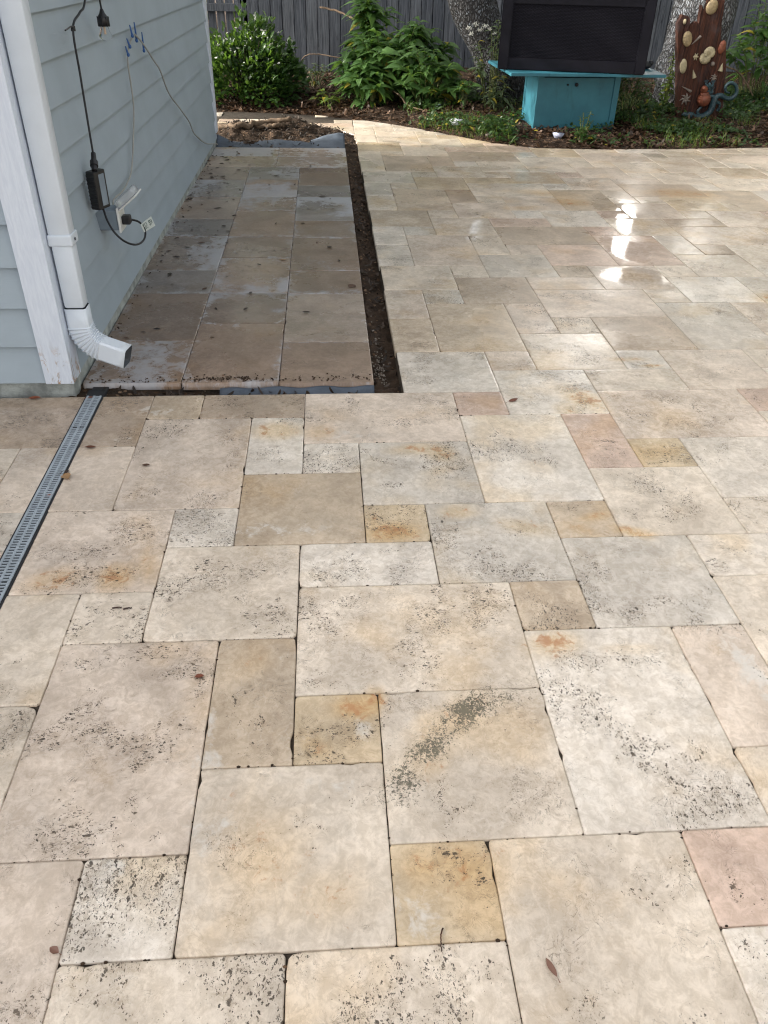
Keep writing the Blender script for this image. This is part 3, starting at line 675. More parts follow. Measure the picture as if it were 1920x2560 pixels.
# planting bed, rising towards the fence
def bed_z(X, Y):
    d = np.clip(Y - far_edge(X), 0, 5)
    return -.012 + .10 * np.clip(d / .5, 0, 1) * (.3 + .7 * fbm(X * 3, Y * 3, 1, 3)) + .045 * d + .03 * (fbm(X * 11, Y * 11, 2, 4) - .45) * np.clip(d / .15, 0, 1)
heightfield('garden_bed', -6, 12, 6.6, 20, .06, bed_z, M['mulch'], lambda X, Y: Y > far_edge(X) - .08)
def bz1(x, y): return float(bed_z(np.array([x]), np.array([y]))[0])

# ================================================================== HOUSE
house = empty('house', (-.94, 1.66, 0), 'pale blue grey house corner with lap siding, white corner boards and white downspout', 'house')
WXF, WXB = -.942, -.908         # side wall plane at its front and back end
YF, YB = 1.66, 6.90
def wallx(y): return WXF + (WXB - WXF) * (y - YF) / (YB - YF)
mb = MB()
mb.prism([(-7, YF + .022, 0), (WXF + .003, YF + .012, 0), (WXB + .003, YB - .03, 0), (-7, YB - .03, 0)], (0, 0, -.085), (0, 0, .075))
mb.build('foundation', M['concrete'], house)
LAP = .1555; Z0 = .054
def side_profile(front):
    mb = MB(); nl = 17
    for k in range(nl):
        za, zb = Z0 + k * LAP, Z0 + (k + 1) * LAP + .012
        if front:   # faces -Y
            y_lo, y_hi = YF - .011, YF + .009
            a = [(-7, y_lo, za), (-1.02, y_lo, za), (-1.02, y_hi, zb), (-7, y_hi, zb)]
            n = Vector((0, 1, 0))
        else:       # faces +X
            a = [(wallx(YF + .06) + .011, YF + .06, za), (wallx(YB - .1) + .011, YB - .1, za), (wallx(YB - .1) - .008, YB - .1, zb), (wallx(YF + .06) - .008, YF + .06, zb)]
            n = Vector((-1, 0, 0))
        mb.prism([Vector(p) for p in a], (0, 0, 0), n * .009)
    return mb
side_profile(True).build('front_siding', M['siding'], house)
side_profile(False).build('side_siding', M['siding'], house)
mb = MB(); mb.box(-7, -.965, YF + .018, YF + .05, .07, 2.75); mb.prism([(WXF - .012, YF + .05, 0), (WXB - .012, YB - .06, 0), (WXB - .05, YB - .06, 0), (WXF - .05, YF + .05, 0)], (0, 0, .07), (0, 0, 2.75))
mb.box(-7, -.94, YB - .06, YB - .03, .07, 2.75); mb.box(-7.03, -7, YF, YB, -.05, 2.75)
mb.build('wall', M['siding'], house)
mb = MB(); mb.box(-1.037, -.926, YF - .020, YF + .006, .053, 2.7, .002); mb.build('corner_board', M['trim'], house)
mb = MB(); mb.box(-.948, -.9262, YF + .0065, YF + .098, .053, 2.7, .002); mb.build('corner_board', M['trim'], house)
mb = MB(); mb.box(WXB - .02, WXB + .014, YB - .125, YB - .022, .10, 2.7, .002); mb.box(WXB - .1, WXB + .014, YB - .021, YB, .10, 2.7, .002); mb.build('corner_board', M['trim'], house)
# roof: gable with ridge along Y; eaves overhang the walls
mb = MB()
prof = [Vector((-.42, 0, 2.72)), Vector((-4.0, 0, 4.95)), Vector((-7.6, 0, 2.72)), Vector((-7.6, 0, 2.62)), Vector((-.42, 0, 2.62))]
mb.prism(prof, (0, YF - .35, 0), (0, YB + .30, 0)); mb.build('roof', M['roofing'], house)
mb = MB(); mb.box(-.44, -.40, YF - .37, YB + .32, 2.57, 2.75, .004); mb.build('fascia', M['trim'], house)
# downspout on the side wall beside the corner
dx0, dx1, dy0, dy1 = -.921, -.838, YF + .030, YF + .105
dsp = MB()
for (za, zb, e) in ((.62, 2.6, 0), (.345, .625, .0025)): dsp.box(dx0 + e, dx1 - e, dy0 + e, dy1 - e, za, zb, .012)
dso = dsp.build('downspout', M['gutter'], house, angle=40)
# elbow: rectangular section swept from down to outward, with pleats
mb = MB(); rings = []; w, dth = (dx1 - dx0) / 2, (dy1 - dy0) / 2; cy = (dy0 + dy1) / 2; cxm = (dx0 + dx1) / 2
path = [(0, .345), (0, .275)]
n_ = 26; Rb = .100
for i in range(n_ + 1):
    a = R_(74) * i / n_; path.append((Rb - Rb * math.cos(a), .270 - Rb * math.sin(a)))
for d_ in (.035, .07, .105): path.append((path[2 + n_][0] + d_ * math.sin(R_(74)), path[2 + n_][1] - d_ * math.cos(R_(74))))
for i, (px, pz) in enumerate(path):
    q = path[min(i + 1, len(path) - 1)]; p0 = path[max(i - 1, 0)]
    t = Vector((q[0] - p0[0], 0, q[1] - p0[1])).normalized(); nrm = Vector((-t.z, 0, t.x))
    ple = 1.0 + (.10 if (i % 3 == 0 and 2 < i < n_ + 2) else 0)
    ring = []
    for (a, b) in ((-1, -.8), (-.8, -1), (.8, -1), (1, -.8), (1, .8), (.8, 1), (-.8, 1), (-1, .8)):
        lv = Vector((px, 0, pz)) + nrm * (a * w * ple) + Vector((0, b * dth * ple, 0)); lv = Matrix.Rotation(R_(-11) * min(1, max(0, px / .08)), 3, 'Z') @ lv
        ring.append(mb.bm.verts.new(lv + Vector((cxm, cy, 0))))
    rings.append(ring)
for a, b in zip(rings, rings[1:]):
    for k in range(8): mb.bm.faces.new((a[k], a[(k + 1) % 8], b[(k + 1) % 8], b[k]))
elb = mb.build('elbow', M['gutter'], dso, angle=35)
elb.data.materials.append(M['gutter_dark']); md = elb.modifiers.new('wall', 'SOLIDIFY'); md.thickness = .0012; md.offset = -1; md.material_offset = 1
mb = MB(); mb.box(dx0 - .003, dx1 + .003, dy0 - .003, dy1 + .012, .585, .627, .006); mb.build('strap', M['gutter'], dso)
mb = MB(); mb.box(dx1 + .0035, dx1 + .007, dy0 + .03, dy0 + .04, .60, .61, .001); mb.build('screw', M['gutter_dark'], dso)
# outlet box with a clear cover flipped up
bxo = MB(); bxo.box(-.945, -.848, 2.45, 2.555, .430, .520, .006); ob = bxo.build('outlet_box', M['grey_box'], house)
mb = MB(); mb.box(-.8475, -.838, 2.443, 2.565, .420, .530, .003); mb.build('gasket', M['white_plastic'], ob)
N = NT('clear_plastic'); N.base((.75, .78, .80), .12, .5); N.p.inputs['Transmission Weight'].default_value = .55; N.p.inputs['IOR'].default_value = 1.2; N.p.inputs['Alpha'].default_value = .8; M['clear'] = N.m
mb = MB(); rot = Matrix.Rotation(R_(-38), 3, 'Y'); piv = Vector((-.838, 2.5, .525))
mb.box(-.838, -.730, 2.446, 2.562, .520, .556, .014, rot, piv); mb.build('cover', M['clear'], ob, angle=40)
mb = MB(); mb.box(-.84, -.728, 2.441, 2.567, .514, .522, .003, rot, piv); mb.build('cover_rim', M['white_plastic'], ob)

# unseen wing added on the left to shade the front of the patio
wing = empty('shade_wing', (-5.7, -3, 0), 'unseen pale blue grey wing added left of the patio to shade it', 'house')
mb = MB(); nl = 26
for k in range(nl):
    za, zb = Z0 + k * LAP, Z0 + (k + 1) * LAP + .012
    mb.prism([Vector(p) for p in ((-5.696, -9, za), (-5.696, 1.6, za), (-5.708, 1.6, zb), (-5.708, -9, zb))], (0, 0, 0), (-.009, 0, 0))
mb.box(-11.4, -5.72, -9, 1.6, .05, 4.1); mb.build('wall', M['siding'], wing)
mb = MB(); prof = [Vector((-5.25, 0, 4.05)), Vector((-8.2, 0, 6.7)), Vector((-11.6, 0, 4.05)), Vector((-11.6, 0, 3.95)), Vector((-5.25, 0, 3.95))]
mb.prism(prof, (0, -9.3, 0), (0, 1.55, 0)); mb.build('roof', M['roofing'], wing)
mb = MB(); mb.box(-11.4, -5.75, -9, 1.6, -.085, .05); mb.build('foundation', M['concrete'], wing)

# ================================================================== DRAIN
dr = empty('trench_drain', (-.852, 1.0, 0), 'long narrow grey slotted drain grate set between the tiles near the house corner', 'drain grate')
mb = MB(); mb.box(-.8885, -.8165, -1.2, 1.69, -.07, .0022); mb.build('channel', M['slot_dark'], dr)
gx0, gx1 = -.8815, -.8235; gm = (gx0 + gx1) / 2
edges_ = [1.628, 1.372, .826, .463, -.08, -.63, -1.18]
for ya, yb in zip(edges_[1:], edges_):
    mb = MB(); ya += .002; zt = .0062; zb_ = .0025
    for (a, b) in ((gx0, gx0 + .0075), (gm - .004, gm + .004), (gx1 - .0075, gx1)): mb.box(a, b, ya, yb, zb_, zt)
    k = 0; y = ya
    while y < yb - .004:
        mb.box(gx0 + .0074, gm - .0039, y, min(y + .0062, yb), zb_, zt - .0003); mb.box(gm + .0039, gx1 - .0074, y + .002, min(y + .0082, yb), zb_, zt - .0003)
        y += .0135
    mb.build('grate', M['grate'], dr)
mb = MB(); mb.box(-.889, -.822, 1.64, 1.76, -.05, -.012, .004); mb.build('end_cap', M['black_plastic'], dr)

# ================================================================== WEED FABRIC
def sheet(name, fn, nu, nv, m, label, cat, thick=.0015):
    V = [fn(i / nu, j / nv) for i in range(nu + 1) for j in range(nv + 1)]
    q = [(i * (nv + 1) + j, (i + 1) * (nv + 1) + j, (i + 1) * (nv + 1) + j + 1, i * (nv + 1) + j + 1) for i in range(nu) for j in range(nv)]
    o = np_mesh(name, V, q, m, None, True); md = o.modifiers.new('t', 'SOLIDIFY'); md.thickness = thick
    return tag(o, label, cat)
def fab_far(u, v):
    x = -.90 + u * 1.19; top = .018 + .075 * max(0, (u - .72) / .28) ** .8 * (1 - max(0, u - .95) * 6) + .06 * max(0, 1 - u / .10) - .015 * math.sin(u * 9) * (u < .72)
    y = 6.665 + .16 * v + .05 * math.sin(u * 7) * v + (.10 * v if u > .72 else .02 * v)
    return (x, y, -.004 + (top + .01) * v ** 1.4 + .003 * math.sin(u * 33 + v * 5) * v)
sheet('weed_fabric', fab_far, 60, 10, M['fabric'], 'blue grey landscape fabric folded up at the far end of the shaded strip', 'fabric')
def fab_near(u, v):
    x = -.36 + u * .65; z = -.012 - .035 * v + .004 * math.sin(u * 21) - .012 * max(0, .3 - u)
    return (x, 1.722 - .055 * v - .008 * math.sin(u * 11 + 1) * v, z)
sheet('weed_fabric', fab_near, 50, 6, M['fabric'], 'blue grey landscape fabric edge showing in the gap below the near end of the strip', 'fabric')

# ================================================================== STRING LIGHT, CABLE
sl = empty('string_light', (-.88, 2.4, .9), 'black string light cord with clear bulb and power adapter hanging on the side wall', 'string light')
q1 = lambda x, y: (x * .33755, y * .33755)
q2 = lambda x, y: (x * .33755, 450 + y * .33755)
def chain(pts, n=6):
    """Catmull-Rom"""
    P = [Vector(p) for p in pts]; P = [P[0] * 2 - P[1]] + P + [P[-1] * 2 - P[-2]]; out = []
    for i in range(1, len(P) - 2):
        for k in range(n):
            t = k / n; a, b, c, d = P[i - 1], P[i], P[i + 1], P[i + 2]
            out.append(.5 * ((2 * b) + (c - a) * t + (2 * a - 5 * b + 4 * c - d) * t * t + (3 * b - a - 3 * c + d) * t ** 3))
    out.append(P[-2]); return out
XC = -.885
up = [onX(*q1(690, 1140), XC), onX(*q1(655, 930), XC), onX(*q1(595, 560), XC), onX(*q1(541, 215), XC), onX(*q1(590, 95), XC), onX(*q1(630, 0), XC)]
top = up[-1] + Vector((0, .25, .22))
mb = MB(); mb.tube(chain(up + [top, top + Vector((0, .5, .18))]), .0045, 8)
mb.build('cord', M['black_rubber'], sl, True)
bulb_top = onX(*q1(752, 72), -.86); sb0 = onX(*q1(770, 195), -.86); bb = onX(*q1(787, 305), -.86)
ax = Vector((0, 0, -1)); st0 = bulb_top.copy(); Lk = (bulb_top.z - sb0.z)
mb = MB(); mb.tube(chain([st0, st0 + Vector((0, -.01, .06)), st0 + Vector((0, -.03, .16)), st0 + Vector((0, -.03, .4))]), .0042, 8); mb.build('cord', M['black_rubber'], sl, True)
mb = MB(); mb.tube([st0 + Vector((0, 0, .004)), st0 + ax * .012, st0 + ax * .028, st0 + ax * (Lk * .55), st0 + ax * Lk], [.006, .012, .023, .025, .024], 16)
for k in range(8):
    a = k / 8 * 6.283; c = st0 + Vector((math.cos(a) * .024, math.sin(a) * .024, -Lk * .72)); mb.box(c.x - .002, c.x + .002, c.y - .002, c.y + .002, c.z - .018, c.z + .02)
mb.build('socket', M['black_plastic'], sl, True)
N = NT('bulb_glass'); N.base((.95, .95, .95), .02, .5); N.p.inputs['Transmission Weight'].default_value = 1.0; N.p.inputs['IOR'].default_value = 1.15; M['glass'] = N.m
z0 = Lk; Lb = bulb_top.z - bb.z - Lk
mb = MB(); mb.tube([st0 + ax * (z0 - .003), st0 + ax * (z0 + Lb * .2), st0 + ax * (z0 + Lb * .42), st0 + ax * (z0 + Lb * .62), st0 + ax * (z0 + Lb * .8), st0 + ax * (z0 + Lb * .94), st0 + ax * (z0 + Lb)], [.017, .018, .023, .0285, .027, .016, .003], 18)
bo = mb.build('bulb', M['glass'], sl, True)
mb = MB(); mb.tube([st0 + ax * (z0 + .001), st0 + ax * (z0 + Lb * .55)], .0045, 8); mb.build('filament', M['filament'], bo)
mb = MB(); k_ = onX(*q1(541, 213), XC); mb.tube(chain([k_ + Vector((.004, 0, 0)), k_ + Vector((.01, -.05, .012)), k_ + Vector((.006, -.14, .004))], 4), .003, 6)
mb.tube([k_ + Vector((0, 0, -.008)), k_ + Vector((0, 0, .010))], .0095, 8); mb.build('twist_tie', M['black_plastic'], sl)
# adapter
a_t = onX(*q1(700, 1265), -.875); a_b = onX(*q2(755, 195), -.875); nk = onX(*q1(692, 1142), XC)
mb = MB(); mb.tube([nk + Vector((0, 0, .004)), nk.lerp(a_t, .30), nk.lerp(a_t, .42), nk.lerp(a_t, .44), nk.lerp(a_t, .72), nk.lerp(a_t, .74), a_t], [.010, .0115, .0115, .017, .017, .012, .012], 12); mb.build('connector', M['black_plastic'], sl, angle=30)
yc = 2.34
mb = MB(); mb.box(-.903, -.860, yc - .04, yc + .04, .558, .715, .005)
for k in range(9): mb.box(-.900, -.864, yc - .043, yc - .0395, .566 + k * .016, .573 + k * .016)
bmesh.ops.rotate(mb.bm, verts=mb.bm.verts[:], cent=(-.88, yc, .63), matrix=Matrix.Rotation(R_(-22), 3, 'Z'))
ad = mb.build('adapter', M['black_plastic'], sl)
mb = MB(); mb.box(-.8599, -.8588, yc - .012, yc + .026, .572, .70); bmesh.ops.rotate(mb.bm, verts=mb.bm.verts[:], cent=(-.88, yc, .63), matrix=Matrix.Rotation(R_(-22), 3, 'Z')); mb.build('rating_label', M['grey_box'], ad)
lp = [Vector((-.878, yc, .562)), onX(*q2(770, 230), -.875), onX(*q2(795, 300), -.86), onX(*q2(850, 390), -.83), onX(*q2(925, 455), -.80), onX(*q2(1005, 479), -.785), onX(*q2(1060, 450), -.78), onX(*q2(1077, 395), -.775), onX(*q2(1060, 345), -.775), onX(*q2(1025, 308), -.785), onX(*q2(960, 292), -.81), Vector((-.836, 2.50, .463))]
mb = MB(); mb.tube(chain(lp), .0048, 8); mb.build('cord', M['black_rubber'], sl, True)
mb = MB(); mb.box(-.838, -.80, 2.478, 2.525, .448, .486, .006); mb.build('plug', M['black_plastic'], sl)
tgp = [onX(*q2(1040, 330), -.774), onX(*q2(1118, 268), -.764), onX(*q2(1150, 338), -.764), onX(*q2(1068, 388), -.774)]
mb = MB(); mb.prism(tgp, (-.0006, 0, 0), (.0006, 0, 0)); tg = mb.build('tag', M['tag_white'], sl)
mb = MB(); O_, UX, VY = tgp[0], tgp[1] - tgp[0], tgp[3] - tgp[0]
def tick(u, v, w, h):
    mb.prism([O_ + UX * u + VY * v, O_ + UX * (u + w) + VY * v, O_ + UX * (u + w) + VY * (v + h), O_ + UX * u + VY * (v + h)], (.0007, 0, 0), (.0013, 0, 0))
for i in range(5):
    for j in range(6):
        if rnd.random() < .8: tick(.10 + i * .075, .14 + j * .125, .045, .06 + rnd.random() * .03)
for (u, v, w, h) in ((.62, .2, .16, .07), (.62, .2, .05, .3), (.73, .2, .05, .3), (.62, .43, .16, .07), (.62, .60, .05, .22), (.70, .60, .10, .06), (.70, .72, .10, .06), (.84, .25, .05, .45)): tick(u, v, w, h)
mb.build('print', M['tag_ink'], tg)
# grey cable pinned over the wall
cb = empty('cable', (-.90, 3.6, .8), 'thin grey cable looped over the siding and held by blue ties', 'cable')
XW = -.905
left = [onX(*q2(838, 190), XW), onX(*q2(845, 140), XW), onX(*q2(905, 85), XW), onX(*q2(945, 15), XW), onX(*q1(975, 1250), XW), onX(*q1(988, 1000), XW), onX(*q1(990, 800), XW), onX(*q1(975, 660), XW), onX(*q1(948, 480), XW), onX(*q1(948, 400), XW), onX(*q1(965, 310), XW), onX(*q1(1000, 255), XW)]
XW2 = -.880
right = [onX(*q1(1000, 255), XW2), onX(*q1(1060, 325), XW2), onX(*q1(1140, 450), XW2), onX(*q1(1185, 520), XW2), onX(*q1(1250, 690), XW2), onX(*q1(1330, 800), XW2), onX(*q1(1400, 900), XW2), onX(*q1(1440, 990), XW2), onX(*q1(1520, 1060), XW2), onX(*q1(1600, 1065), -.84), onX(*q1(1612, 1072), -.83)]
mb = MB(); mb.tube(chain(left), .0042, 6); mb.build('strand', M['grey_wire'], cb, True)
mb = MB(); mb.tube(chain(right), .0048, 6); mb.tube([(p + Vector((.003 * math.sin(i * 1.9), .006 * math.cos(i * 1.9), 0))) for i, p in enumerate(chain(right[:9], 5))], .0028, 6); mb.build('strand', M['grey_wire'], cb, True)
for (a, b) in (((960, 185), (980, 265)), ((993, 165), (1012, 300)), ((938, 285), (962, 345)), ((1050, 240), (1066, 375)), ((928, 342), (950, 405))):
    p, q = onX(*q1(*a), -.897), onX(*q1(*b), -.888)
    mb = MB(); mb.tube([p, p.lerp(q, .5), q], [.003, .0045, .006], 6); mb.ell(q, (.008, .011, .010), 8, 6); mb.build('tie', M['blue_tape'], cb)

# ================================================================== FENCE
FY = 10.85
fb = [onY(x, 8, FY).x for x in (617, 645.6)]
fence = empty('wooden_fence', (2, FY, .2), 'tall weathered grey wooden board fence standing across the back behind the plants', 'fence')
mb = MB(); x = onY(617, 8, FY).x; bw = .151
while x < 11:
    w = bw - .008 - rnd.random() * .006; t = rnd.random() * .006
    mb.box(x, x + w, FY - t, FY + .018 - t, -.05, 1.60 + rnd.random() * .02, .002, Matrix.Rotation((rnd.random() - .5) * .006, 3, 'Y')); x += bw
mb.build('boards', M['fence'], fence)
mb = MB(); x = onY(617, 8, FY).x + .06  # backing boards added so the gaps between the front boards look dark
while x < 11: mb.box(x, x + bw - .006, FY + .0605, FY + .078, -.05, 1.58); x += bw
mb.build('gap_backing', M['fence'], fence)
mb = MB()
for z in (.45, 1.35): mb.box(onY(617, 8, FY).x, 11, FY + .022, FY + .06, z, z + .09)
mb.build('rail', M['fence'], fence)
for k in range(5):
    mb = MB(); mb.box(-.2 + k * 2.4, -.11 + k * 2.4, FY + .079, FY + .16, -.05, 1.6); mb.build('post', M['fence'], fence)
fence2 = empty('wooden_fence', (-1.5, FY + .25, .2), 'narrow board fence section with a front rail and light gaps behind the bush', 'fence')
mb = MB(); x = -4.5; F2 = FY + .12
xe = onY(617, 8, FY).x - .01
while x < xe - .05:
    mb.box(x, x + .1, F2, F2 + .018, -.05, 1.6 + rnd.random() * .02, .002); x += .1155
mb.build('boards', M['fence'], fence2)
zr0, zr1 = onY(560, 22, FY + .05).z, onY(560, 9, FY + .05).z
mb = MB(); mb.box(-4.5, xe, F2 - .045, F2 - .002, zr0 - .03, zr1 + .0, .003); mb.build('rail', M['fence'], fence2)
mb = MB(); mb.box(xe - .09, xe - .001, F2 - .0, F2 + .09, -.05, 1.6, .003); mb.build('post', M['fence'], fence2)

# ================================================================== TREES
def trunk_mesh(name, pts, rad, m, parent, n=40, sub=9, amp=.06, seed=0):
    pts2 = chain(pts, sub); k = len(pts2); tt = np.linspace(0, len(rad) - 1, k); rr = np.interp(tt, np.arange(len(rad)), rad)
    V = []; 
    for i, p in enumerate(pts2):
        a = np.arange(n) / n * 2 * np.pi
        nz = fbm(np.cos(a) * 2 + 10 + seed, np.sin(a) * 2 + i * .35 + 10, 3, 4) - .5 + .5 * (fbm(np.cos(a) * 7 + 20, np.sin(a) * 7 + i * .9 + seed, 5, 3) - .5)
        r = rr[i] * (1 + nz * amp * 4)
        V.append(np.stack([p.x + np.cos(a) * r, p.y + np.sin(a) * r, np.full(n, p.z)], 1))
    V = np.concatenate(V); ids = np.arange(k * n).reshape(k, n)
    q = np.stack([ids[:-1], np.roll(ids, -1, 1)[:-1], np.roll(ids, -1, 1)[1:], ids[1:]], -1).reshape(-1, 4)
    return np_mesh(name, V, q, m, parent, True)
def crown(parent, c, r, n, m, size=.09, seed=0, gap=None, name='crown', hollow=.45):
    """leaf clusters spread through an uneven volume"""
    k = max(12, n // 55); cc = unit(k) * (hollow + (1 - hollow) * rng.random(k)[:, None] ** .5); cc = cc * np.array(r) + np.array(c)
    idx = rng.integers(0, k, n); sig = np.array(r) * .17
    P = cc[idx] + rng.normal(size=(n, 3)) * sig
    if gap is not None: P = P[gap(P)]
    n = len(P); D = unit(n); D[:, 2] -= .3; U = unit(n) * .8 + np.array([0, 0, 1.0])
    return leaves(name, P, D, U, size * (.7 + .6 * rng.random(n)), size * .55, m, 'quad', parent)
def sky_gap(P):
    """keep leaves out of the open windows between the crowns"""
    keep = np.ones(len(P), bool)
    for (ox, oy, azd, e0, e1, half) in ((2.2, 4.4, 20.3, 11, 20, 1.6), (1.04, 4.1, 9.7, 13, 17, 1.0), (1.9, 3.1, 22.5, 15.5, 19, 1.6), (1.35, 3.2, 16.5, 14, 18, .8)):
        dx, dy = P[:, 0] - ox, P[:, 1] - oy; d = np.hypot(dx, dy)
        a = np.degrees(np.arctan2(dx, dy)); e = np.degrees(np.arctan2(P[:, 2], d))
        wob = .5 * np.sin(e * 2.1 + azd)
        keep &= ~((np.abs(a - azd + wob) < half) & (e > e0) & (e < e1))
    return keep
oak = empty('oak_tree', (2.05, 8.75, 0), 'grey barked oak trunk leaning left behind the teal table', 'tree')
b0 = onY(1262, 262, 8.72); 
trunk_mesh('trunk', [(b0.x + .08, 8.72, -.1), (b0.x, 8.72, b0.z), (onY(1232, 150, 8.72).x + .03, 8.72, .56), (onY(1180, 0, 8.72).x, 8.75, 1.09), (1.52, 8.85, 1.8), (1.35, 9.0, 2.6), (1.15, 9.3, 3.8), (1.1, 9.6, 5.2)], [.36, .30, .265, .275, .27, .24, .17, .06], M['bark_oak'], oak, seed=1)
for (p, q, r0) in (((1.35, 9.0, 2.5), (-.2, 9.9, 4.2), .12), ((1.3, 9.1, 2.9), (2.6, 9.8, 4.6), .12), ((1.2, 9.3, 3.4), (.9, 10.9, 5.0), .1)):
    trunk_mesh('limb', [p, tuple((np.array(p) + np.array(q)) / 2 + [0, 0, .15]), q], [r0, r0 * .7, r0 * .3], M['bark_oak'], oak, 16, 6)
crown(oak, (1.2, 10.2, 5.0), (2.4, 2.0, 1.5), 5200, M['leaf_tree'], .12, gap=sky_gap)
oak2 = empty('oak_tree', (4.2, 8.45, 0), 'pale grey trunk standing behind the shell covered driftwood slab', 'tree')
c0, c1 = onY(1655, 165, 8.45), onY(1818, 102, 8.45); c2 = onY(1770, 0, 8.45)
trunk_mesh('trunk', [(4.27, 8.5, -.1), (4.25, 8.5, .2), ((c0.x + c1.x) / 2 - .01, 8.5, .62), (c2.x, 8.5, 1.14), (4.15, 8.55, 1.9), (4.3, 8.7, 2.8), (4.6, 9.0, 4.0), (4.8, 9.3, 5.4)], [.44, .39, .345, .325, .29, .25, .18, .06], M['bark_pale'], oak2, seed=5)
for (p, q, r0) in (((4.25, 8.7, 2.6), (5.9, 9.4, 4.3), .13), ((4.3, 8.75, 2.9), (3.2, 9.6, 4.8), .12)):
    trunk_mesh('limb', [p, tuple((np.array(p) + np.array(q)) / 2 + [0, 0, .15]), q], [r0, r0 * .7, r0 * .3], M['bark_pale'], oak2, 16, 6)
crown(oak2, (4.9, 10.2, 5.4), (2.6, 2.1, 1.6), 5200, M['leaf_tree'], .12, gap=sky_gap)
for i, (x, y, z, r, h, lab) in enumerate(((-4.2, 16, 3.6, 2.6, 3.4, 'dense green tree beyond the fence behind the flowering bush'), (.2, 15, 3.6, 2.4, 3.4, 'dense green tree beyond the fence behind the broad leaved plant'),
        (3.7, 15.5, 3.7, 2.2, 3.5, 'dense green tree beyond the fence between the two oak trunks'), (8.2, 15, 3.8, 2.6, 3.6, 'dense green tree beyond the fence right of the pale trunk'), (12.6, 13.5, 3.6, 2.8, 3.5, 'dense green tree beyond the fence at the far right'))):
    t = empty('garden_tree', (x, y, 0), lab, 'tree', 'trees beyond the fence')
    trunk_mesh('trunk', [(x, y, -.1), (x + .05, y, 1.2), (x, y + .1, 2.6), (x + .1, y, 4.2)], [.2, .16, .12, .05], M['bark_oak'], t, 14, 5)
    crown(t, (x, y, z), (r, r * .8, h), 9000, M['leaf_tree'], .16, gap=sky_gap, hollow=.25)
for i, (x, y, z, r, lab) in enumerate(((9.6, 7.5, 3.2, 2.4, 'unseen tree added beyond the right edge of the patio nearest the fence'), (9.4, 3.2, 3.0, 2.3, 'unseen tree added beyond the right edge of the patio half way back'), (9.2, -.8, 3.0, 2.3, 'unseen tree added beyond the right edge of the patio beside the camera'))):  # trees added out of view to keep sky light off the side wall
    t = empty('garden_tree', (x, y, 0), lab, 'tree', 'unseen trees added on the right to block the sky')
    trunk_mesh('trunk', [(x, y, -.1), (x + .05, y, 1.2), (x, y + .1, 2.6), (x + .1, y, 4.2)], [.2, .16, .12, .05], M['bark_oak'], t, 14, 5)
    crown(t, (x - .8, y, z + .5), (r * .8, r, 3.6), 9000, M['leaf_tree'], .18, hollow=.25)
t = empty('garden_tree', (-3.9, 9.6, 0), 'tree behind the house whose crown shades the planting bed', 'tree')
trunk_mesh('trunk', [(-3.9, 9.6, -.1), (-3.85, 9.6, 1.4), (-3.9, 9.6, 3.0), (-3.8, 9.6, 5.0)], [.2, .17, .14, .05], M['bark_oak'], t, 14, 5)
crown(t, (-3.9, 9.7, 4.4), (2.2, 2.6, 2.0), 5200, M['leaf_tree'], .16, hollow=.2)

# ================================================================== PLANTS
def outward(P, c, upw=.5):
    D = P - np.array(c); D /= np.linalg.norm(D, axis=1)[:, None] + 1e-9; D[:, 2] += upw; return D
# rounded flowering bush
bush = empty('flowering_bush', (-.75, 9.25, .05), 'rounded dark green bush with small white flowers by the house back corner', 'bush')
LB = [(-.78, 9.3, .22, .50, .5, .42), (-1.12, 9.2, .22, .36, .4, .34), (-.48, 9.15, .26, .34, .36, .34), (-.66, 9.45, .52, .27, .3, .26), (-.95, 9.25, .42, .28, .3, .22), (-.30, 9.25, .20, .24, .3, .26), (-1.25, 9.1, .10, .28, .3, .30), (-.55, 8.98, .10, .32, .25, .24)]
PP = []
for (x, y, z, a, b, c) in LB:
    n = int(5600 * a * c); d = unit(n); d[:, 2] = np.where(d[:, 2] < -.4, -d[:, 2], d[:, 2]); r_ = (.55 + .5 * rng.random(n) ** .6) * (.75 + .5 * fbm(d[:, 0] * 3 + x + 9, d[:, 2] * 3 + d[:, 1] * 2 + 9, 2, 3))
    PP.append(np.array([x, y, z]) + d * r_[:, None] * np.array([a, b, c]))
for k in range(46):
    b = LB[k % 6]; base = np.array([b[0] + rng.normal() * b[3] * .5, b[1] + rng.normal() * .2, b[2] + b[5] * .75]); L_ = .10 + .16 * rng.random(); dv = np.array([rng.normal() * .35, rng.normal() * .3, 1.0]); dv /= np.linalg.norm(dv)
    PP.append(base + dv * (rng.random(9) * L_)[:, None] + rng.normal(size=(9, 3)) * .012)
P = np.concatenate(PP); P = P[P[:, 2] > .03]; n = len(P)
D = outward(P, (-.78, 9.3, .0), .15) + unit(n) * .7; U = np.array([0, -.35, 1.0]) + unit(n) * .45
leaves('foliage', P, D, U, .052 + .04 * rng.random(n), .030 + .016 * rng.random(n), M['leaf_bush'], 'oval', bush)
mb = MB()
for i in range(60):
    a = rng.random() * 6.283; q = Vector((-.78 + math.cos(a) * .5 * rng.random(), 9.3 + math.sin(a) * .4 * rng.random(), .3 + .4 * rng.random()))
    mb.tube(chain([(-.78 + .12 * math.cos(a), 9.3 + .12 * math.sin(a), .0), (q.x * .5 - .39, q.y * .5 + 4.65, q.z * .55), q], 3), [.006] * 6 + [.003], 5)
mb.build('stems', M['stem_dark'], bush)
nf = 70; idx = np.argsort(-(P[:, 2] + .35 * rng.random(len(P)) - .3 * (P[:, 1] - 9.2)))[:1100]; idx = rng.choice(idx, nf, False)
fl0 = None
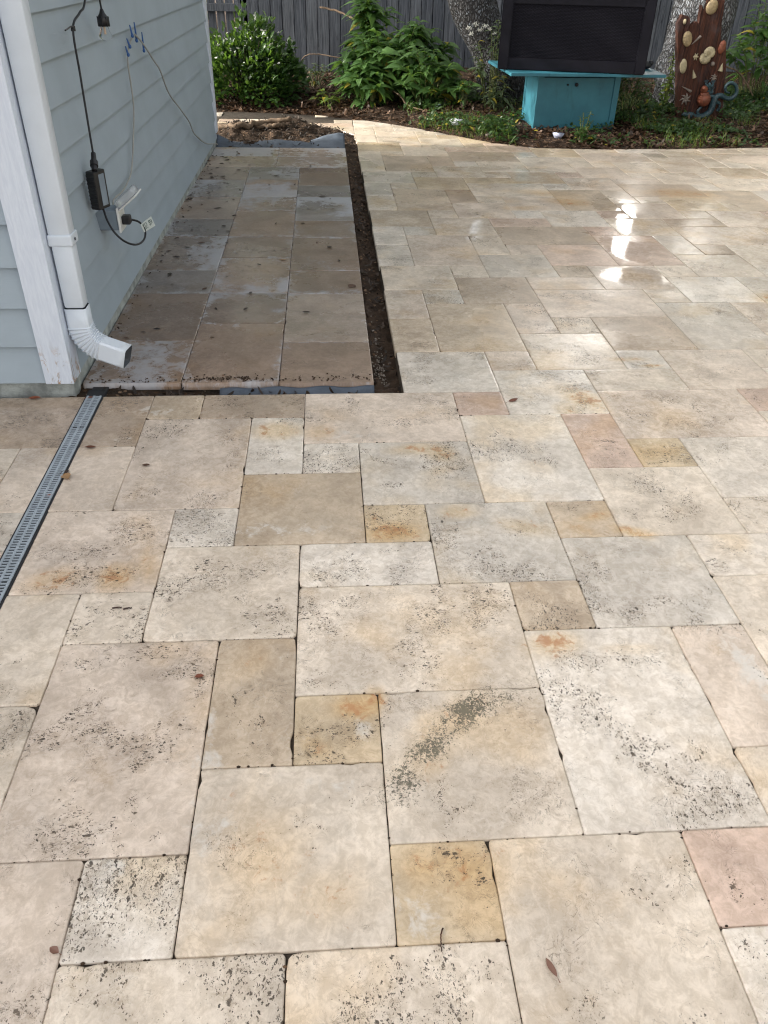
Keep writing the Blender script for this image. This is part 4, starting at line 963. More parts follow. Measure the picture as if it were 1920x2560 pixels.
for q in P[idx] + np.array([0, -.02, .045]):
    if fl0 is None:
        a = np.arange(5) / 5 * 6.283
        fl0 = leaves('flower', np.zeros((5, 3)), np.stack([np.cos(a), np.sin(a) * .8, .35 + 0 * a], 1), np.tile([0, -.6, 1.0], (5, 1)), .021, .016, M['petal'], 'quad', bush); o = fl0
    else:
        o = fl0.copy(); COL.objects.link(o); o.parent = bush
    o.location = Vector(q) - bush.location; o.rotation_euler = (rng.normal() * .3, rng.normal() * .3, rng.random() * 6.28)

def stem_plant(name, loc, nst, spread, height, ll, lw, m, label, cat, per=14, lean=(0, 0), templ='lance', tipw=.55, group=None, up=.6, start=.3):
    t = empty(name, (loc[0], loc[1], loc[2]), label, cat, group); mb = MB(); PP = []; DD = []; UU = []; LL = []
    for i in range(nst):
        a = rng.random() * 6.283; rr = rng.random() ** .6
        ex = Vector((loc[0] + math.cos(a) * spread[0] * rr + lean[0], loc[1] + math.sin(a) * spread[1] * rr + lean[1], loc[2] + height * (1 - .65 * rr ** 2) * (.6 + .4 * rng.random())))
        b = Vector((loc[0] + math.cos(a) * spread[0] * .22 * rr, loc[1] + math.sin(a) * spread[1] * .22 * rr, loc[2] - .03))
        mid = b.lerp(ex, .5) + Vector((0, 0, height * .13))
        pts = chain([b, mid, ex], 5); mb.tube(pts, list(np.linspace(.007, .0025, len(pts))), 5)
        for k in range(per):
            f = start + (1 - start) * (k / (per - 1)) ** tipw; j = min(int(f * (len(pts) - 1)), len(pts) - 2); p = pts[j].lerp(pts[j + 1], f * (len(pts) - 1) - j)
            an = k * 2.4 + a; tl = 1 - .55 * f
            PP.append(p); DD.append((math.cos(an), math.sin(an), up * (f - .35) + .15 * rng.normal())); UU.append((rng.normal() * .25, rng.normal() * .25 - .15, 1.0)); LL.append(ll * (.35 + .85 * rng.random()) * (1.0 if f < .9 else .75))
    leaves('foliage', PP, DD, UU, LL, np.array(LL) * lw * rng.uniform(.75, 1.2, len(LL)), m, templ, t, .22, 1.9)
    mb.build('stems', M['stem'], t, True); return t
stem_plant('leafy_plant', (.92, 9.05, bz1(.92, 9.05)), 62, (.70, .5), .82, .22, .42, M['leaf_broad'], 'large broad leaved green plant with pale stems in the middle of the planting bed', 'plant', 16)
stem_plant('leafy_plant', (.72, 9.45, bz1(.72, 9.45)), 14, (.26, .2), 1.30, .25, .36, M['leaf_broad'], 'tall upright leafy shoots rising behind the broad leaved plant against the fence', 'plant', 22, start=.45)
stem_plant('leafy_plant', (1.25, 8.55, bz1(1.25, 8.55)), 22, (.40, .28), .60, .20, .42, M['leaf_broad'], 'leafy clump leaning over the paving beside the pale rag', 'plant', 14)
stem_plant('leafy_plant', (.62, 8.72, bz1(.62, 8.72)), 26, (.36, .25), .45, .20, .42, M['leaf_broad'], 'lower left half of the broad leaved clump hanging over the dead leaves', 'plant', 14, start=.15)
stem_plant('leafy_plant', (1.25, 9.25, bz1(1.25, 9.25)), 30, (.42, .35), .75, .22, .40, M['leaf_broad'], 'upright broad leaved plant between the flowering shoots and the leaning trunk', 'plant', 16)
stem_plant('leafy_plant', (.14, 8.75, bz1(.14, 8.75)), 6, (.17, .12), .27, .12, .36, M['leaf_lime'], 'low light green sprig at the left foot of the broad leaved plant', 'plant', 9)
stem_plant('leafy_plant', (1.62, 8.25, bz1(1.62, 8.25)), 5, (.14, .1), .36, .14, .36, M['leaf_broad'], 'young upright plant with pointed leaves right of the pale rag', 'plant', 9)
stem_plant('leafy_plant', (.0, 9.9, bz1(0, 9.9)), 10, (.25, .2), .40, .08, .4, M['leaf_weed'], 'small greyish weed against the fence beside the flowering bush', 'plant', 10)
stem_plant('flowering_weed', (1.92, 8.28, bz1(1.92, 8.28)), 13, (.26, .16), 1.0, .095, .34, M['leaf_weed'], 'tall grey green weed with pale flower heads in front of the leaning trunk', 'plant', 18, start=.25)
w = bpy.data.objects['flowering_weed']
for (px, py) in ((1190, 62), (1212, 66), (1172, 70), (1200, 75), (1226, 72), (1178, 85), (1236, 84)):
    n = 34; leaves('flower_head', np.array(onY(px, py, 8.3)) + rng.normal(size=(n, 3)) * np.array([.013, .011, .008]), unit(n) + np.array([0, -.2, .6]), unit(n), .014, .012, M['petal'], 'quad', w)
stem_plant('leafy_plant', (3.42, 8.75, bz1(3.42, 8.75)), 16, (.27, .22), .92, .10, .34, M['leaf_lime'], 'light green leafy shrub between the dark storage box and the pale trunk', 'plant', 20)
stem_plant('leafy_plant', (3.35, 7.95, bz1(3.35, 7.95)), 22, (.34, .3), .52, .085, .34, M['leaf_dark'], 'dark tangled shrub right of the teal table in the shade', 'plant', 16)
stem_plant('leafy_plant', (5.25, 9.0, bz1(5.25, 9)), 26, (.62, .4), 1.15, .19, .36, M['leaf_broad'], 'big leaved shrub growing right of the pale trunk', 'plant', 16)
stem_plant('leafy_plant', (5.6, 8.4, bz1(5.6, 8.4)), 20, (.6, .4), .55, .10, .4, M['leaf_dark'], 'low dark shrub at the right edge under the big leaved shrub', 'plant', 14)
stem_plant('leafy_plant', (2.62, 6.98, bz1(2.62, 6.98)), 6, (.10, .06), .33, .04, .5, M['leaf_dark'], 'thin weed with tiny leaves in front of the teal cabinet', 'plant', 14)
stem_plant('leafy_plant', (2.62, 6.93, bz1(2.62, 6.9)), 10, (.16, .07), .13, .05, .5, M['leaf_bush'], 'small green seedling at the foot of the teal cabinet', 'plant', 10)
stem_plant('leafy_plant', (3.86, 8.2, bz1(3.8, 8.2)), 9, (.06, .05), .62, .06, .55, M['leaf_lime'], 'climbing light green vine on the left edge of the driftwood slab', 'plant', 16, start=.15)
stem_plant('leafy_plant', (2.0, 8.1, bz1(2.0, 8.1)), 9, (.16, .12), .30, .15, .22, M['leaf_weed'], 'spiky weed tuft at the foot of the leaning trunk', 'plant', 12, start=.1)

# ground cover, grass and litter: nobody could count them
def scatter(fn_n, cond):
    out = []
    while len(out) < fn_n:
        x = rng.uniform(-1.6, 6.0, 4000); y = rng.uniform(6.6, 10.7, 4000); d = y - far_edge(x); k = cond(x, y, d); out += list(zip(x[k], y[k]))
    return np.array(out[:fn_n])
P2 = scatter(10500, lambda x, y, d: (d > .0) & (d < 3.2) & (rng.random(len(x)) < np.exp(-d * .7) * (.35 + 1.2 * (fbm(x * 2.5, y * 2.5, 1, 2) > .36))))
n = len(P2); P3 = np.c_[P2, bed_z(P2[:, 0], P2[:, 1]) + .006 + .012 * rng.random(n)]
D = unit(n); D[:, 2] *= .3; U = np.array([0, 0, 1.0]) + unit(n) * .45
o = leaves('leaf_litter', P3, D, U, .035 + .045 * rng.random(n), .018 + .018 * rng.random(n), M['litter'], 'dry'); tag(o, 'brown dead leaves carpeting the planting bed', 'leaf litter', kind='stuff')
P2 = scatter(20000, lambda x, y, d: (d > .02) & (d < 2.4) & (x > .9) & ~((x > 1.95) & (x < 3.2) & (d < .75) & (rng.random(len(x)) < .85)) & (rng.random(len(x)) < np.clip((fbm(x * 2.2 + 9, y * 2.2, 3, 3) - .30) * 3.0, 0, 1) * np.where(x > 1.05, 1, .3) * np.where((x > 3.2) & (x < 4.3) & (d < .35), .12, 1) * np.where(d < .12, .45, 1)))
n = len(P2); h = .01 + .09 * rng.random(n) * fbm(P2[:, 0] * 3, P2[:, 1] * 3, 4, 2) * 1.6
P3 = np.c_[P2, bed_z(P2[:, 0], P2[:, 1]) + h]; D = unit(n); D[:, 2] = np.abs(D[:, 2]) * .5
o = leaves('ground_cover', P3, D, np.array([0, -.2, 1.0]) + unit(n) * .4, .028 + .03 * rng.random(n), .018 + .014 * rng.random(n), M['leaf_dark'], 'oval'); tag(o, 'low green creeping ground cover along the far edge of the paving', 'ground cover', kind='stuff')
P2 = scatter(900, lambda x, y, d: (d > .03) & (d < .8) & (x > 1.0) & (rng.random(len(x)) < (fbm(x * 3, y * 3, 6, 2) > .40) * .6) & ~((x > 1.95) & (x < 3.2))); n = len(P2)
P3 = np.c_[P2, bed_z(P2[:, 0], P2[:, 1])]; D = unit(n) * .6 + np.array([0, 0, .9]); o = leaves('grass', P3, D, unit(n), .05 + .09 * rng.random(n), .005, M['leaf_lime'], 'grass'); tag(o, 'thin green grass blades in the planting bed', 'grass', kind='stuff')
# debris on the soil mound and in the trench
n = 1500; X = rng.uniform(-.9, .4, n); Y = rng.uniform(6.7, 8.0, n); k = Y < near_edge(X) - .0; X, Y = X[k], Y[k]; n = len(X)
X2 = rng.uniform(.30, .40, 260); Y2 = rng.uniform(1.66, 6.8, 260); Xg = rng.uniform(-.9, .25, 160); Yg = rng.uniform(1.65, 1.72, 160)
Pm = np.concatenate([np.c_[X, Y, mound(X, Y) + .008], np.c_[X2, Y2, np.full(260, -.045) + .012 * rng.random(260)], np.c_[Xg, Yg, np.full(160, -.032)]]); n = len(Pm)
D = unit(n); D[:, 2] *= .45
o = leaves('leaf_litter', Pm, D, np.array([0, 0, 1.0]) + unit(n) * .5, .02 + .035 * rng.random(n), .009 + .010 * rng.random(n), M['chips'], 'dry'); tag(o, 'crumbled dry leaves and chips lying on the dug soil', 'leaf litter', kind='stuff')
# pale gravel spilled in the near end of the trench
mb = MB()
for i in range(150):
    y = 1.80 + abs(rng.normal()) * .30; r = .0025 + .003 * rng.random(); mb.ell((rng.uniform(.298, .35), y, -.048 + .012 * rng.random()), (r, r * .8, r * .7), 6, 4)
o = mb.build('gravel', M['stone']); tag(o, 'pale grit spilled in the near end of the soil trench', 'gravel', kind='stuff')

mb = MB()
for i in range(420):
    x = -.9 + 1.18 * rng.random(); y = 1.745 + abs(rng.normal()) * .03; z = .006
    if i > 220: x = rng.uniform(-.5, -.2); y = 1.76 + abs(rng.normal()) * .02
    if i > 330: x = -.915 + abs(rng.normal()) * .03; y = rng.uniform(1.9, 6.5)
    r = .0015 + .004 * rng.random() ** 2; mb.ell((x, y, z), (r, r * .8, r * .6), 6, 4)
o = mb.build('soil_crumbs', M['soil']); tag(o, 'dark crumbs of soil spilled on the edges of the shaded pavers', 'soil', kind='stuff')
mb = MB()
for i in range(700):
    cu, cv = rnd.randrange(-1, 1), rnd.randrange(-1, 2); (u, v, w, h) = rnd.choice(UNIT); u += cu * 6; v += cv * 6
    t = rnd.random(); x, y = ((u + t * w) * S, v * S) if rnd.random() < .6 else (u * S, (v + t * h) * S)
    if y > 1.6 or y < -.9 or x < -.8: continue
    r = .0010 + .0026 * rng.random() ** 3; mb.ell((x + rng.normal() * .0016, y + rng.normal() * .0016, -.0035 + .003 * rng.random()), (r * 1.5, r, r), 5, 4)
o = mb.build('joint_grit', M['soil']); tag(o, 'dark grit and crumbs lodged in the joints of the near tiles', 'grit', kind='stuff')
# ---- twigs and branch
def branch(name, pts, r0, r1, m, label, cat='branch', n=8):
    mb = MB(); p = chain(pts, 7); k = len(p); p = [q + Vector((rng.normal(), rng.normal(), rng.normal())) * r0 * .25 for q in p]
    mb.tube(p, list(np.linspace(r0, r1, k)), n); o = mb.build(name, m, None, True); return tag(o, label, cat)
def lg(px, py, dz):
    z = .08
    for _ in range(12): p = onZ(px, py, z); z = .5 * z + .5 * (float(mound(np.array([p.x]), np.array([min(p.y, 7.75)]))[0]) + dz)
    return onZ(px, py, z)
branch('log', [lg(545, 318, .03), lg(600, 314, .035), lg(660, 306, .045), lg(728, 300, .06)], .030, .022, M['twig'], 'dark broken branch lying across the soil mound', 'log', 10)
branch('log', [lg(650, 318, .02), lg(690, 313, .025), lg(712, 310, .03)], .022, .02, M['twig'], 'short stub of dark wood under the broken branch', 'log', 8)
branch('twig', [onY(800, 18, 10.2), onY(850, 30, 10.0), onY(900, 55, 9.7), onY(955, 83, 9.5)], .011, .012, M['twig'], 'long bare stick leaning in front of the fence above the plant')
branch('twig', [onY(745, 175, 9.9), onY(760, 142, 9.9), onY(790, 135, 9.8), onY(835, 142, 9.6), onY(870, 146, 9.5)], .006, .006, M['twig'], 'bent dry stem arching from the soil before the fence')
branch('twig', [onY(905, 235, 8.9), onY(890, 262, 8.7), onY(882, 270, 8.55), onY(905, 245, 8.8)], .012, .007, M['twig'], 'reddish dead stump of roots at the edge of the leaf litter')
branch('twig', [onY(960, 215, 8.9), onY(1000, 240, 8.5), onY(1020, 262, 8.4), onY(1085, 285, 8.15), onY(1100, 292, 8.05)], .009, .005, M['twig'], 'pale bent stem sprawling below the broad leaved plant')
branch('twig', [onY(1555, 300, 7.7), onY(1580, 285, 7.75), onY(1583, 265, 7.8), onY(1600, 295, 7.8)], .006, .004, M['twig'], 'pale dry vine tangled right of the teal cabinet')
branch('twig', [onY(1800, 160, 8.3), onY(1845, 180, 8.4), onY(1870, 215, 8.4), onY(1882, 240, 8.4)], .010, .006, M['twig'], 'arching bare stem right of the driftwood slab')

# ================================================================== TABLE, STORAGE BOX
tb = empty('table', (2.6, 7.5, 0), 'turquoise painted wooden cabinet table standing under the dark storage box', 'table')
TZ = .585
mb = MB(); a = R_(3)
pl = [Vector((1.885, 7.125, 0)), Vector((3.41, 7.155, 0)), Vector((3.46, 8.0, 0)), Vector((1.85, 8.2, 0))]
mb.prism(pl, (0, 0, TZ - .026), (0, 0, TZ)); bmesh.ops.bevel(mb.bm, geom=mb.bm.edges[:], offset=.004, segments=2, affect='EDGES'); mb.build('tabletop', M['teal'], tb)
LF = Vector((2.195, 7.29, 0)); RF = Vector((3.035, 7.345, 0)); ux = (RF - LF).normalized(); uy = Vector((-ux.y, ux.x, 0)); Wd = (RF - LF).length; Dp = .46
def lb(mb, u0, u1, v0, v1, z0, z1, bev=.003):
    mb.prism([LF + ux * u0 + uy * v0, LF + ux * u1 + uy * v0, LF + ux * u1 + uy * v1, LF + ux * u0 + uy * v1], (0, 0, z0), (0, 0, z1))
for (u, v) in ((0, 0), (Wd - .06, 0), (0, Dp - .06), (Wd - .06, Dp - .06)):
    mb = MB(); lb(mb, u, u + .058, v, v + .058, -.02, TZ - .027); mb.build('leg', M['teal'], tb)
mb = MB(); lb(mb, .059, Wd - .061, .012, .03, .065, .53); fp = mb.build('front_panel', M['teal'], tb)
mb = MB(); lb(mb, .0035, .018, .059, Dp - .061, .09, TZ - .028); mb.build('side_panel', M['teal'], tb)
mb = MB(); lb(mb, Wd - .02, Wd - .0055, .059, Dp - .061, .09, TZ - .028); mb.build('side_panel', M['teal'], tb)
mb = MB(); lb(mb, .059, Wd - .061, Dp - .03, Dp - .012, .09, TZ - .028); mb.build('back_panel', M['teal'], tb)
mb = MB(); lb(mb, .019, Wd - .021, .031, Dp - .031, .07, .085); mb.build('shelf', M['slot_dark'], tb)
for (px, r) in ((1442, .017), (1420, .009)):
    c = onY(px, 212, 7.315); mb = MB(); mb.tube([c + Vector((0, .02, 0)), c + Vector((0, -.004, 0)), c + Vector((0, -.012, 0))], [r, r, r * .7], 14); mb.build('knob', M['slot_dark'], tb, True)
# storage box
sb = empty('storage_box', (2.45, 7.5, TZ), 'dark wicker patterned resin storage box resting on the turquoise table', 'storage box')
BL = Vector((1.80, 7.40, 0)); BR = Vector((3.165, 7.085, 0)); vx = (BR - BL).normalized(); vy = Vector((-vx.y, vx.x, 0)); BW = (BR - BL).length; BD = .68; BZ = TZ + .001
def bb_(mb, u0, u1, v0, v1, z0, z1, bev=.004):
    g = mb.prism([BL + vx * u0 + vy * v0, BL + vx * u1 + vy * v0, BL + vx * u1 + vy * v1, BL + vx * u0 + vy * v1], (0, 0, z0), (0, 0, z1))
    if bev: bmesh.ops.bevel(mb.bm, geom=list({e for v in g for e in v.link_edges}), offset=bev, segments=2, affect='EDGES')
for (u, v) in ((0, 0), (BW - .10, 0), (0, BD - .10), (BW - .10, BD - .10)):
    mb = MB(); bb_(mb, u, u + .10, v, v + .10, BZ, BZ + .66, .008); mb.build('corner_post', M['bin_frame'], sb)
for (z0_, z1_) in ((BZ + .004, BZ + .105), (BZ + .545, BZ + .655)):
    mb = MB(); bb_(mb, .1005, BW - .1005, .006, .05, z0_, z1_); bb_(mb, .1005, BW - .1005, BD - .05, BD - .006, z0_, z1_); bb_(mb, .006, .05, .1005, BD - .1005, z0_, z1_); bb_(mb, BW - .05, BW - .006, .1005, BD - .1005, z0_, z1_); mb.build('frame_rail', M['bin_frame'], sb)
def wick(u0, u1, v0, v1, front):
    mb = MB(); bb_(mb, u0, u1, v0, v1, BZ + .1055, BZ + .5445, 0); o = mb.build('wicker_panel', M['wicker'], sb)
    at = o.data.attributes.new('wv', 'FLOAT_VECTOR', 'POINT')
    for i, v in enumerate(o.data.vertices):
        w_ = Vector(v.co) - BL; at.data[i].vector = (w_.dot(vx) if front else w_.dot(vy), 0, v.co.z)
wick(.1, BW - .1, .018, .04, True); wick(.1, BW - .1, BD - .04, BD - .018, True); wick(.018, .04, .1, BD - .1, False); wick(BW - .04, BW - .018, .1, BD - .1, False)
mb = MB(); bb_(mb, .05, BW - .05, .05, BD - .05, BZ + .01, BZ + .02, 0); mb.build('floor', M['bin_frame'], sb)
mb = MB(); bb_(mb, -.02, BW + .02, -.025, BD + .02, BZ + .661, BZ + .735, .015); mb.build('lid', M['bin_frame'], sb)
c = onZ(1612, 175, TZ) + Vector((.03, .08, 0))
mb = MB(); mb.ell(c + Vector((0, 0, .035)), (.06, .045, .036), 14, 8); mb.ell(c + Vector((.045, -.01, .055)), (.028, .026, .024), 12, 7); mb.tube([c + Vector((-.04, 0, .04)), c + Vector((-.09, .01, .02))], [.025, .008], 8)
o = mb.build('glove', M['black_rubber'], None, True); tag(o, 'small crumpled black glove on the right end of the turquoise tabletop', 'glove')

# ================================================================== DRIFTWOOD SLAB WITH SHELLS
WY = 7.93
q6 = lambda x, y: (1580 + x * .2049, y * .2049)
outl = [(530, 1480), (540, 1000), (545, 280), (575, 230), (600, 175), (625, 215), (660, 205), (685, 200), (700, 300), (715, 330), (745, 300), (775, 260), (800, 310), (820, 200), (838, 60), (865, 120), (895, 130), (925, 20), (960, -150), (1090, -220), (1115, 0), (1085, 250), (1070, 480), (1130, 560), (1135, 800), (1120, 1000), (1110, 1150), (1095, 1350), (1050, 1640), (980, 1640), (800, 1560), (640, 1560)]
P = [onY(*q6(x, y), WY) for (x, y) in outl]
mb = MB(); mb.prism(P, (0, -.03, 0), (0, .035, 0))
bmesh.ops.triangulate(mb.bm, faces=mb.bm.faces[:]); 
for _ in range(3): bmesh.ops.subdivide_edges(mb.bm, edges=[e for e in mb.bm.edges if e.calc_length() > .05], cuts=1, use_grid_fill=False); bmesh.ops.triangulate(mb.bm, faces=mb.bm.faces[:])
for v in mb.bm.verts:
    r = float(fbm(np.array([v.co.x * 34]), np.array([v.co.z * 2.2 + 4]), 2, 4)[0]) - .45
    v.co.y += r * .05 * (1 if v.co.y < WY else -.2)
slab = mb.build('driftwood_slab', M['driftwood'], None, angle=50); tag(slab, 'upright slab of reddish weathered driftwood leaning on the pale trunk', 'driftwood')
FYS = WY - .035
def shell_oval(x, y, rx, rz, m, label, cat='shell', ang=0, groove=True):
    c = onY(*q6(x, y), FYS); mb = MB(); rot = Matrix.Rotation(R_(ang), 3, 'Y')
    mb.ell(c, (rx, .022, rz), 18, 12, rot)
    if groove:
        for k in (-1, 0, 1): mb.tube([c + rot @ Vector((-rx * .8, -.012, k * rz * .35)), c + rot @ Vector((0, -.0225, k * rz * .35 + .01)), c + rot @ Vector((rx * .8, -.012, k * rz * .35))], .0025, 5)
    tag(mb.build('shell', m, None, True), label, cat, 'shells fixed to the driftwood')
def scallop(x, y, r, label, ang):
    c = onY(*q6(x, y), FYS); mb = MB(); rot = Matrix.Rotation(R_(ang), 3, 'Y'); n = 44; cen = mb.bm.verts.new(c + rot @ Vector((0, -.004, -r * .9))); prev = None
    rings = []
    for j in range(1, 6):
        f = j / 5; ring = []
        for i in range(n + 1):
            a = R_(-105 + 210 * i / n); rr = r * 1.75 * f * (.62 + .38 * math.cos(a)); h = math.sin(f * math.pi * .85) * .024 + .003 * math.cos(i * 2 * math.pi / 4) * f
            ring.append(mb.bm.verts.new(c + rot @ Vector((math.sin(a) * rr * 1.05, -.004 - h, -r * .9 + math.cos(a) * rr))))
        rings.append(ring)
    for i in range(n): mb.bm.faces.new((cen, rings[0][i], rings[0][i + 1]))
    for a_, b_ in zip(rings, rings[1:]):
        for i in range(n): mb.bm.faces.new((a_[i], b_[i], b_[i + 1], a_[i + 1]))
    o = mb.build('shell', M['shell_pale'], None, True); md = o.modifiers.new('t', 'SOLIDIFY'); md.thickness = .003; tag(o, label, 'shell', 'shells fixed to the driftwood')
shell_oval(975, 85, .060, .068, M['shell'], 'tan sand dollar at the top right of the driftwood slab', ang=20)
shell_oval(675, 475, .050, .072, M['shell'], 'large brown oval shell on the left upper part of the driftwood slab', ang=-15)
shell_oval(625, 808, .038, .070, M['shell_pale'], 'pale yellow oval shell low on the left side of the driftwood slab', ang=-8)
shell_oval(642, 265, .017, .026, M['shell_pale'], 'tiny round pale shell on the left tip of the driftwood slab', groove=False)
shell_oval(985, 780, .022, .022, M['bone'], 'small round grey shell below the scallops on the driftwood slab', groove=False)
shell_oval(1098, 575, .038, .062, M['terracotta'], 'orange oval shell on the right edge of the driftwood slab', ang=8)
scallop(945, 622, .046, 'upper of the two pale ribbed scallop shells on the driftwood slab', 10)
scallop(878, 728, .046, 'lower of the two pale ribbed scallop shells on the driftwood slab', 190)
def cone(a, b, r, label, m, cat='shell'):
    p, q = onY(*q6(*a), FYS), onY(*q6(*b), FYS); mb = MB(); k = 14
    mb.tube([p.lerp(q, i / k) for i in range(k + 1)], [r * (1 - i / k) * (1 + .18 * (i % 2)) + .0015 for i in range(k + 1)], 10); tag(mb.build('shell', m, None, True), label, cat, 'shells fixed to the driftwood')
cone((840, 440), (725, 545), .012, 'thin pointed spiral shell slanting beside the large brown shell', M['bone'])
cone((720, 1118), (605, 1052), .013, 'thin pointed spiral shell above the starfish', M['bone'])
cone((760, 950), (745, 850), .020, 'small cream whelk shell in the middle of the driftwood slab', M['shell_pale'])
cone((1075, 870), (1105, 770), .024, 'cream whelk shell at the right edge of the driftwood slab', M['shell_pale'])
c = onY(*q6(775, 692), FYS); mb = MB(); mb.ell(c, (.024, .02, .02), 10, 7)
for k in range(6): a = k * 1.05; mb.tube([c, c + Vector((math.cos(a) * .03, -.012, math.sin(a) * .036))], [.012, .003], 6)
tag(mb.build('shell', M['shell_pale'], None, True), 'knobbly cream conch shell in the centre of the driftwood slab', 'shell', 'shells fixed to the driftwood')
def star(x, y, r, label, cat):
    c = onY(*q6(x, y), FYS - .004); mb = MB(); mb.ell(c, (r * .32, .012, r * .32), 10, 6)
    for k in range(7): a = k * .9 + .4; mb.tube([c, c + Vector((math.cos(a) * r * .55, -.006, math.sin(a) * r * .55 + .008)), c + Vector((math.cos(a + .25) * r, .004, math.sin(a + .25) * r))], [r * .22, r * .16, r * .07], 6)
    tag(mb.build('starfish', M['bone'], None, True), label, cat, 'starfish on the driftwood')
star(650, 1215, .062, 'grey white starfish at the lower left of the driftwood slab', 'starfish'); star(995, 955, .04, 'small grey starfish above the smaller lizard', 'starfish')
# terracotta pots
for (x, y, r, lab) in ((875, 1215, .072, 'round terracotta pot held between the two lizards on the driftwood slab'), (880, 1095, .038, 'small tilted terracotta cup above the round pot')):
    c = onY(*q6(x, y), FYS - .03); mb = MB(); k = 12; big = r > .05
    ax_ = Vector((-.35, -.6, .55)).normalized() if not big else Vector((-.2, -.25, 1)).normalized()
    mb.tube([c - ax_ * r * .9, c - ax_ * r * .6, c, c + ax_ * r * .55, c + ax_ * r * .8, c + ax_ * r * 1.0, c + ax_ * r * .98, c + ax_ * r * .5], [r * .35, r * .8, r, r * .85, r * .55, r * .62, r * .45, r * .4], 18)
    tag(mb.build('pot', M['terracotta'], None, True), lab, 'pot')
N = NT('verdigris'); o_ = N.obj(); v_ = N.vor(o_, 45, 'DISTANCE_TO_EDGE').outputs[0]; N.base(N.mix(N.ss(v_, .03, .12), (.035, .075, .09), N.mix(N.ss(N.noise(o_, 14, 4), .4, .65), (.010, .026, .038), (.016, .05, .062))), .45, .5); N.bump(v_, .5, .006); M['verdigris'] = N.m
def gecko(name, pts, rads, legs, label, Y):
    t = empty(name, onY(*q6(*pts[0][:2]), Y), label, 'lizard ornament'); mb = MB()
    P = chain([onY(*q6(x, y), Y - d) for (x, y, d) in [(p[0], p[1], p[2] if len(p) > 2 else 0) for p in pts]], 5); rr = np.interp(np.linspace(0, len(rads) - 1, len(P)), np.arange(len(rads)), rads)
    mb.tube(P, list(rr), 14, True, .85)
    for L in legs:
        Q = chain([onY(*q6(x, y), Y - .01) for (x, y) in L], 4); mb.tube(Q, list(np.linspace(.020, .011, len(Q))), 8)
        e = Q[-1]; dr_ = (Q[-1] - Q[-2]).normalized()
        for k in (-1, -.35, .35, 1): dd = (Matrix.Rotation(k * .7, 3, 'Y') @ dr_); mb.tube([e - dr_ * .006, e + dd * .026], [.006, .0045], 6); mb.ell(e + dd * .028, (.0065, .005, .0065), 8, 5)
    bo_ = mb.build('body', M['verdigris'], t, True)
    h = P[0]; nx = (P[3] - P[0]).normalized()
    for s_ in (-1, 1): mb = MB(); mb.ell(h + nx * .055 + Vector((0, -.033, 0)) + Vector((-nx.z, 0, nx.x)) * .022 * s_, (.009, .009, .009), 10, 6); mb.build('eye', M['slot_dark'], t, True)
gecko('lizard_sculpture', [(600, 1400, .03), (650, 1395, .04), (720, 1405, .045), (780, 1425, .04), (870, 1415, .03), (945, 1365, .02), (985, 1280, .02), (1020, 1190, .02), (1080, 1165, .02), (1150, 1200, .02), (1220, 1195, .02), (1275, 1130, .02), (1265, 1045, .02), (1205, 1010, .02), (1145, 1050, .02), (1145, 1115, .02), (1190, 1135, .02)],
      [.008, .030, .036, .026, .034, .036, .036, .034, .030, .026, .024, .023, .021, .020, .018, .015, .008],
      [[(820, 1420), (800, 1360), (850, 1300)], [(900, 1430), (890, 1480), (930, 1500)], [(1020, 1230), (1070, 1270), (1060, 1320)], [(1000, 1180), (940, 1170), (925, 1130)]], 'large blue green lizard sculpture with spiral tail hung low on the driftwood slab', FYS - .03)
gecko('lizard_sculpture', [(945, 1005, .01), (945, 1030, .01), (940, 1070, .01), (930, 1120, .01), (925, 1165, .01), (960, 1190, .01)], [.008, .024, .020, .024, .018, .006],
      [[(935, 1060), (905, 1035), (905, 1015)], [(950, 1060), (985, 1045), (990, 1020)], [(935, 1130), (975, 1130), (980, 1100)]], 'small blue green lizard ornament above the terracotta pot', FYS - .02)

# ================================================================== SMALL THINGS
def crumple(name, c, r, m, label, cat, seed=0, zs=.6):
    mb = MB(); g = bmesh.ops.create_icosphere(mb.bm, subdivisions=4, radius=1)['verts']
    for v in g:
        q = v.co.copy(); f = .72 + .75 * (fbm(np.array([q.x * 2.2 + seed + 9]), np.array([q.y * 2.2 + q.z * 1.7 + 9]), 2, 3)[0] - .3); ri = abs(fbm(np.array([q.x * 4 + seed]), np.array([q.z * 4 + q.y * 3 + 5]), 5, 2)[0] - .4)
        v.co = Vector((q.x * r[0], q.y * r[1], max(q.z, -.35) * r[2])) * float(f - ri * .5) + Vector(c)
    o = mb.build(name, m, None, True); return tag(o, label, cat)
def on_bed(px, py, fz=bed_z):
    z = 0.03
    for _ in range(12): p = onZ(px, py, z); z = .5 * z + .5 * float(fz(np.array([p.x]), np.array([p.y]))[0])
    return onZ(px, py, z)
p = on_bed(1139, 316); crumple('rag', (p.x, p.y, p.z + .035), (.095, .075, .055), M['cloth'], 'crumpled white rag lying on the ground cover at the paving edge', 'rag', 2)
p = onY(1094, 274, 8.4); crumple('plastic_bag', (p.x, p.y, p.z), (.055, .04, .08), M['blue_cloth'], 'scrap of blue grey plastic among the leaves behind the white rag', 'bag', 5)
p = on_bed(1395, 344); mb = MB(); mb.tube([p + Vector((0, 0, -.01)), p + Vector((0, 0, .012)), p + Vector((0, 0, .04)), p + Vector((0, 0, .041)), p + Vector((0, 0, .02))], [.03, .045, .058, .052, .035], 18); tag(mb.build('saucer', M['ceramic'], None, True), 'small white and blue bowl on the ground in front of the teal cabinet', 'bowl')
p = on_bed(1219, 342); crumple('stone', (p.x, p.y, p.z + .015), (.03, .03, .03), M['stone'], 'small round brown stone at the edge of the paving left of the teal cabinet', 'stone', 3)

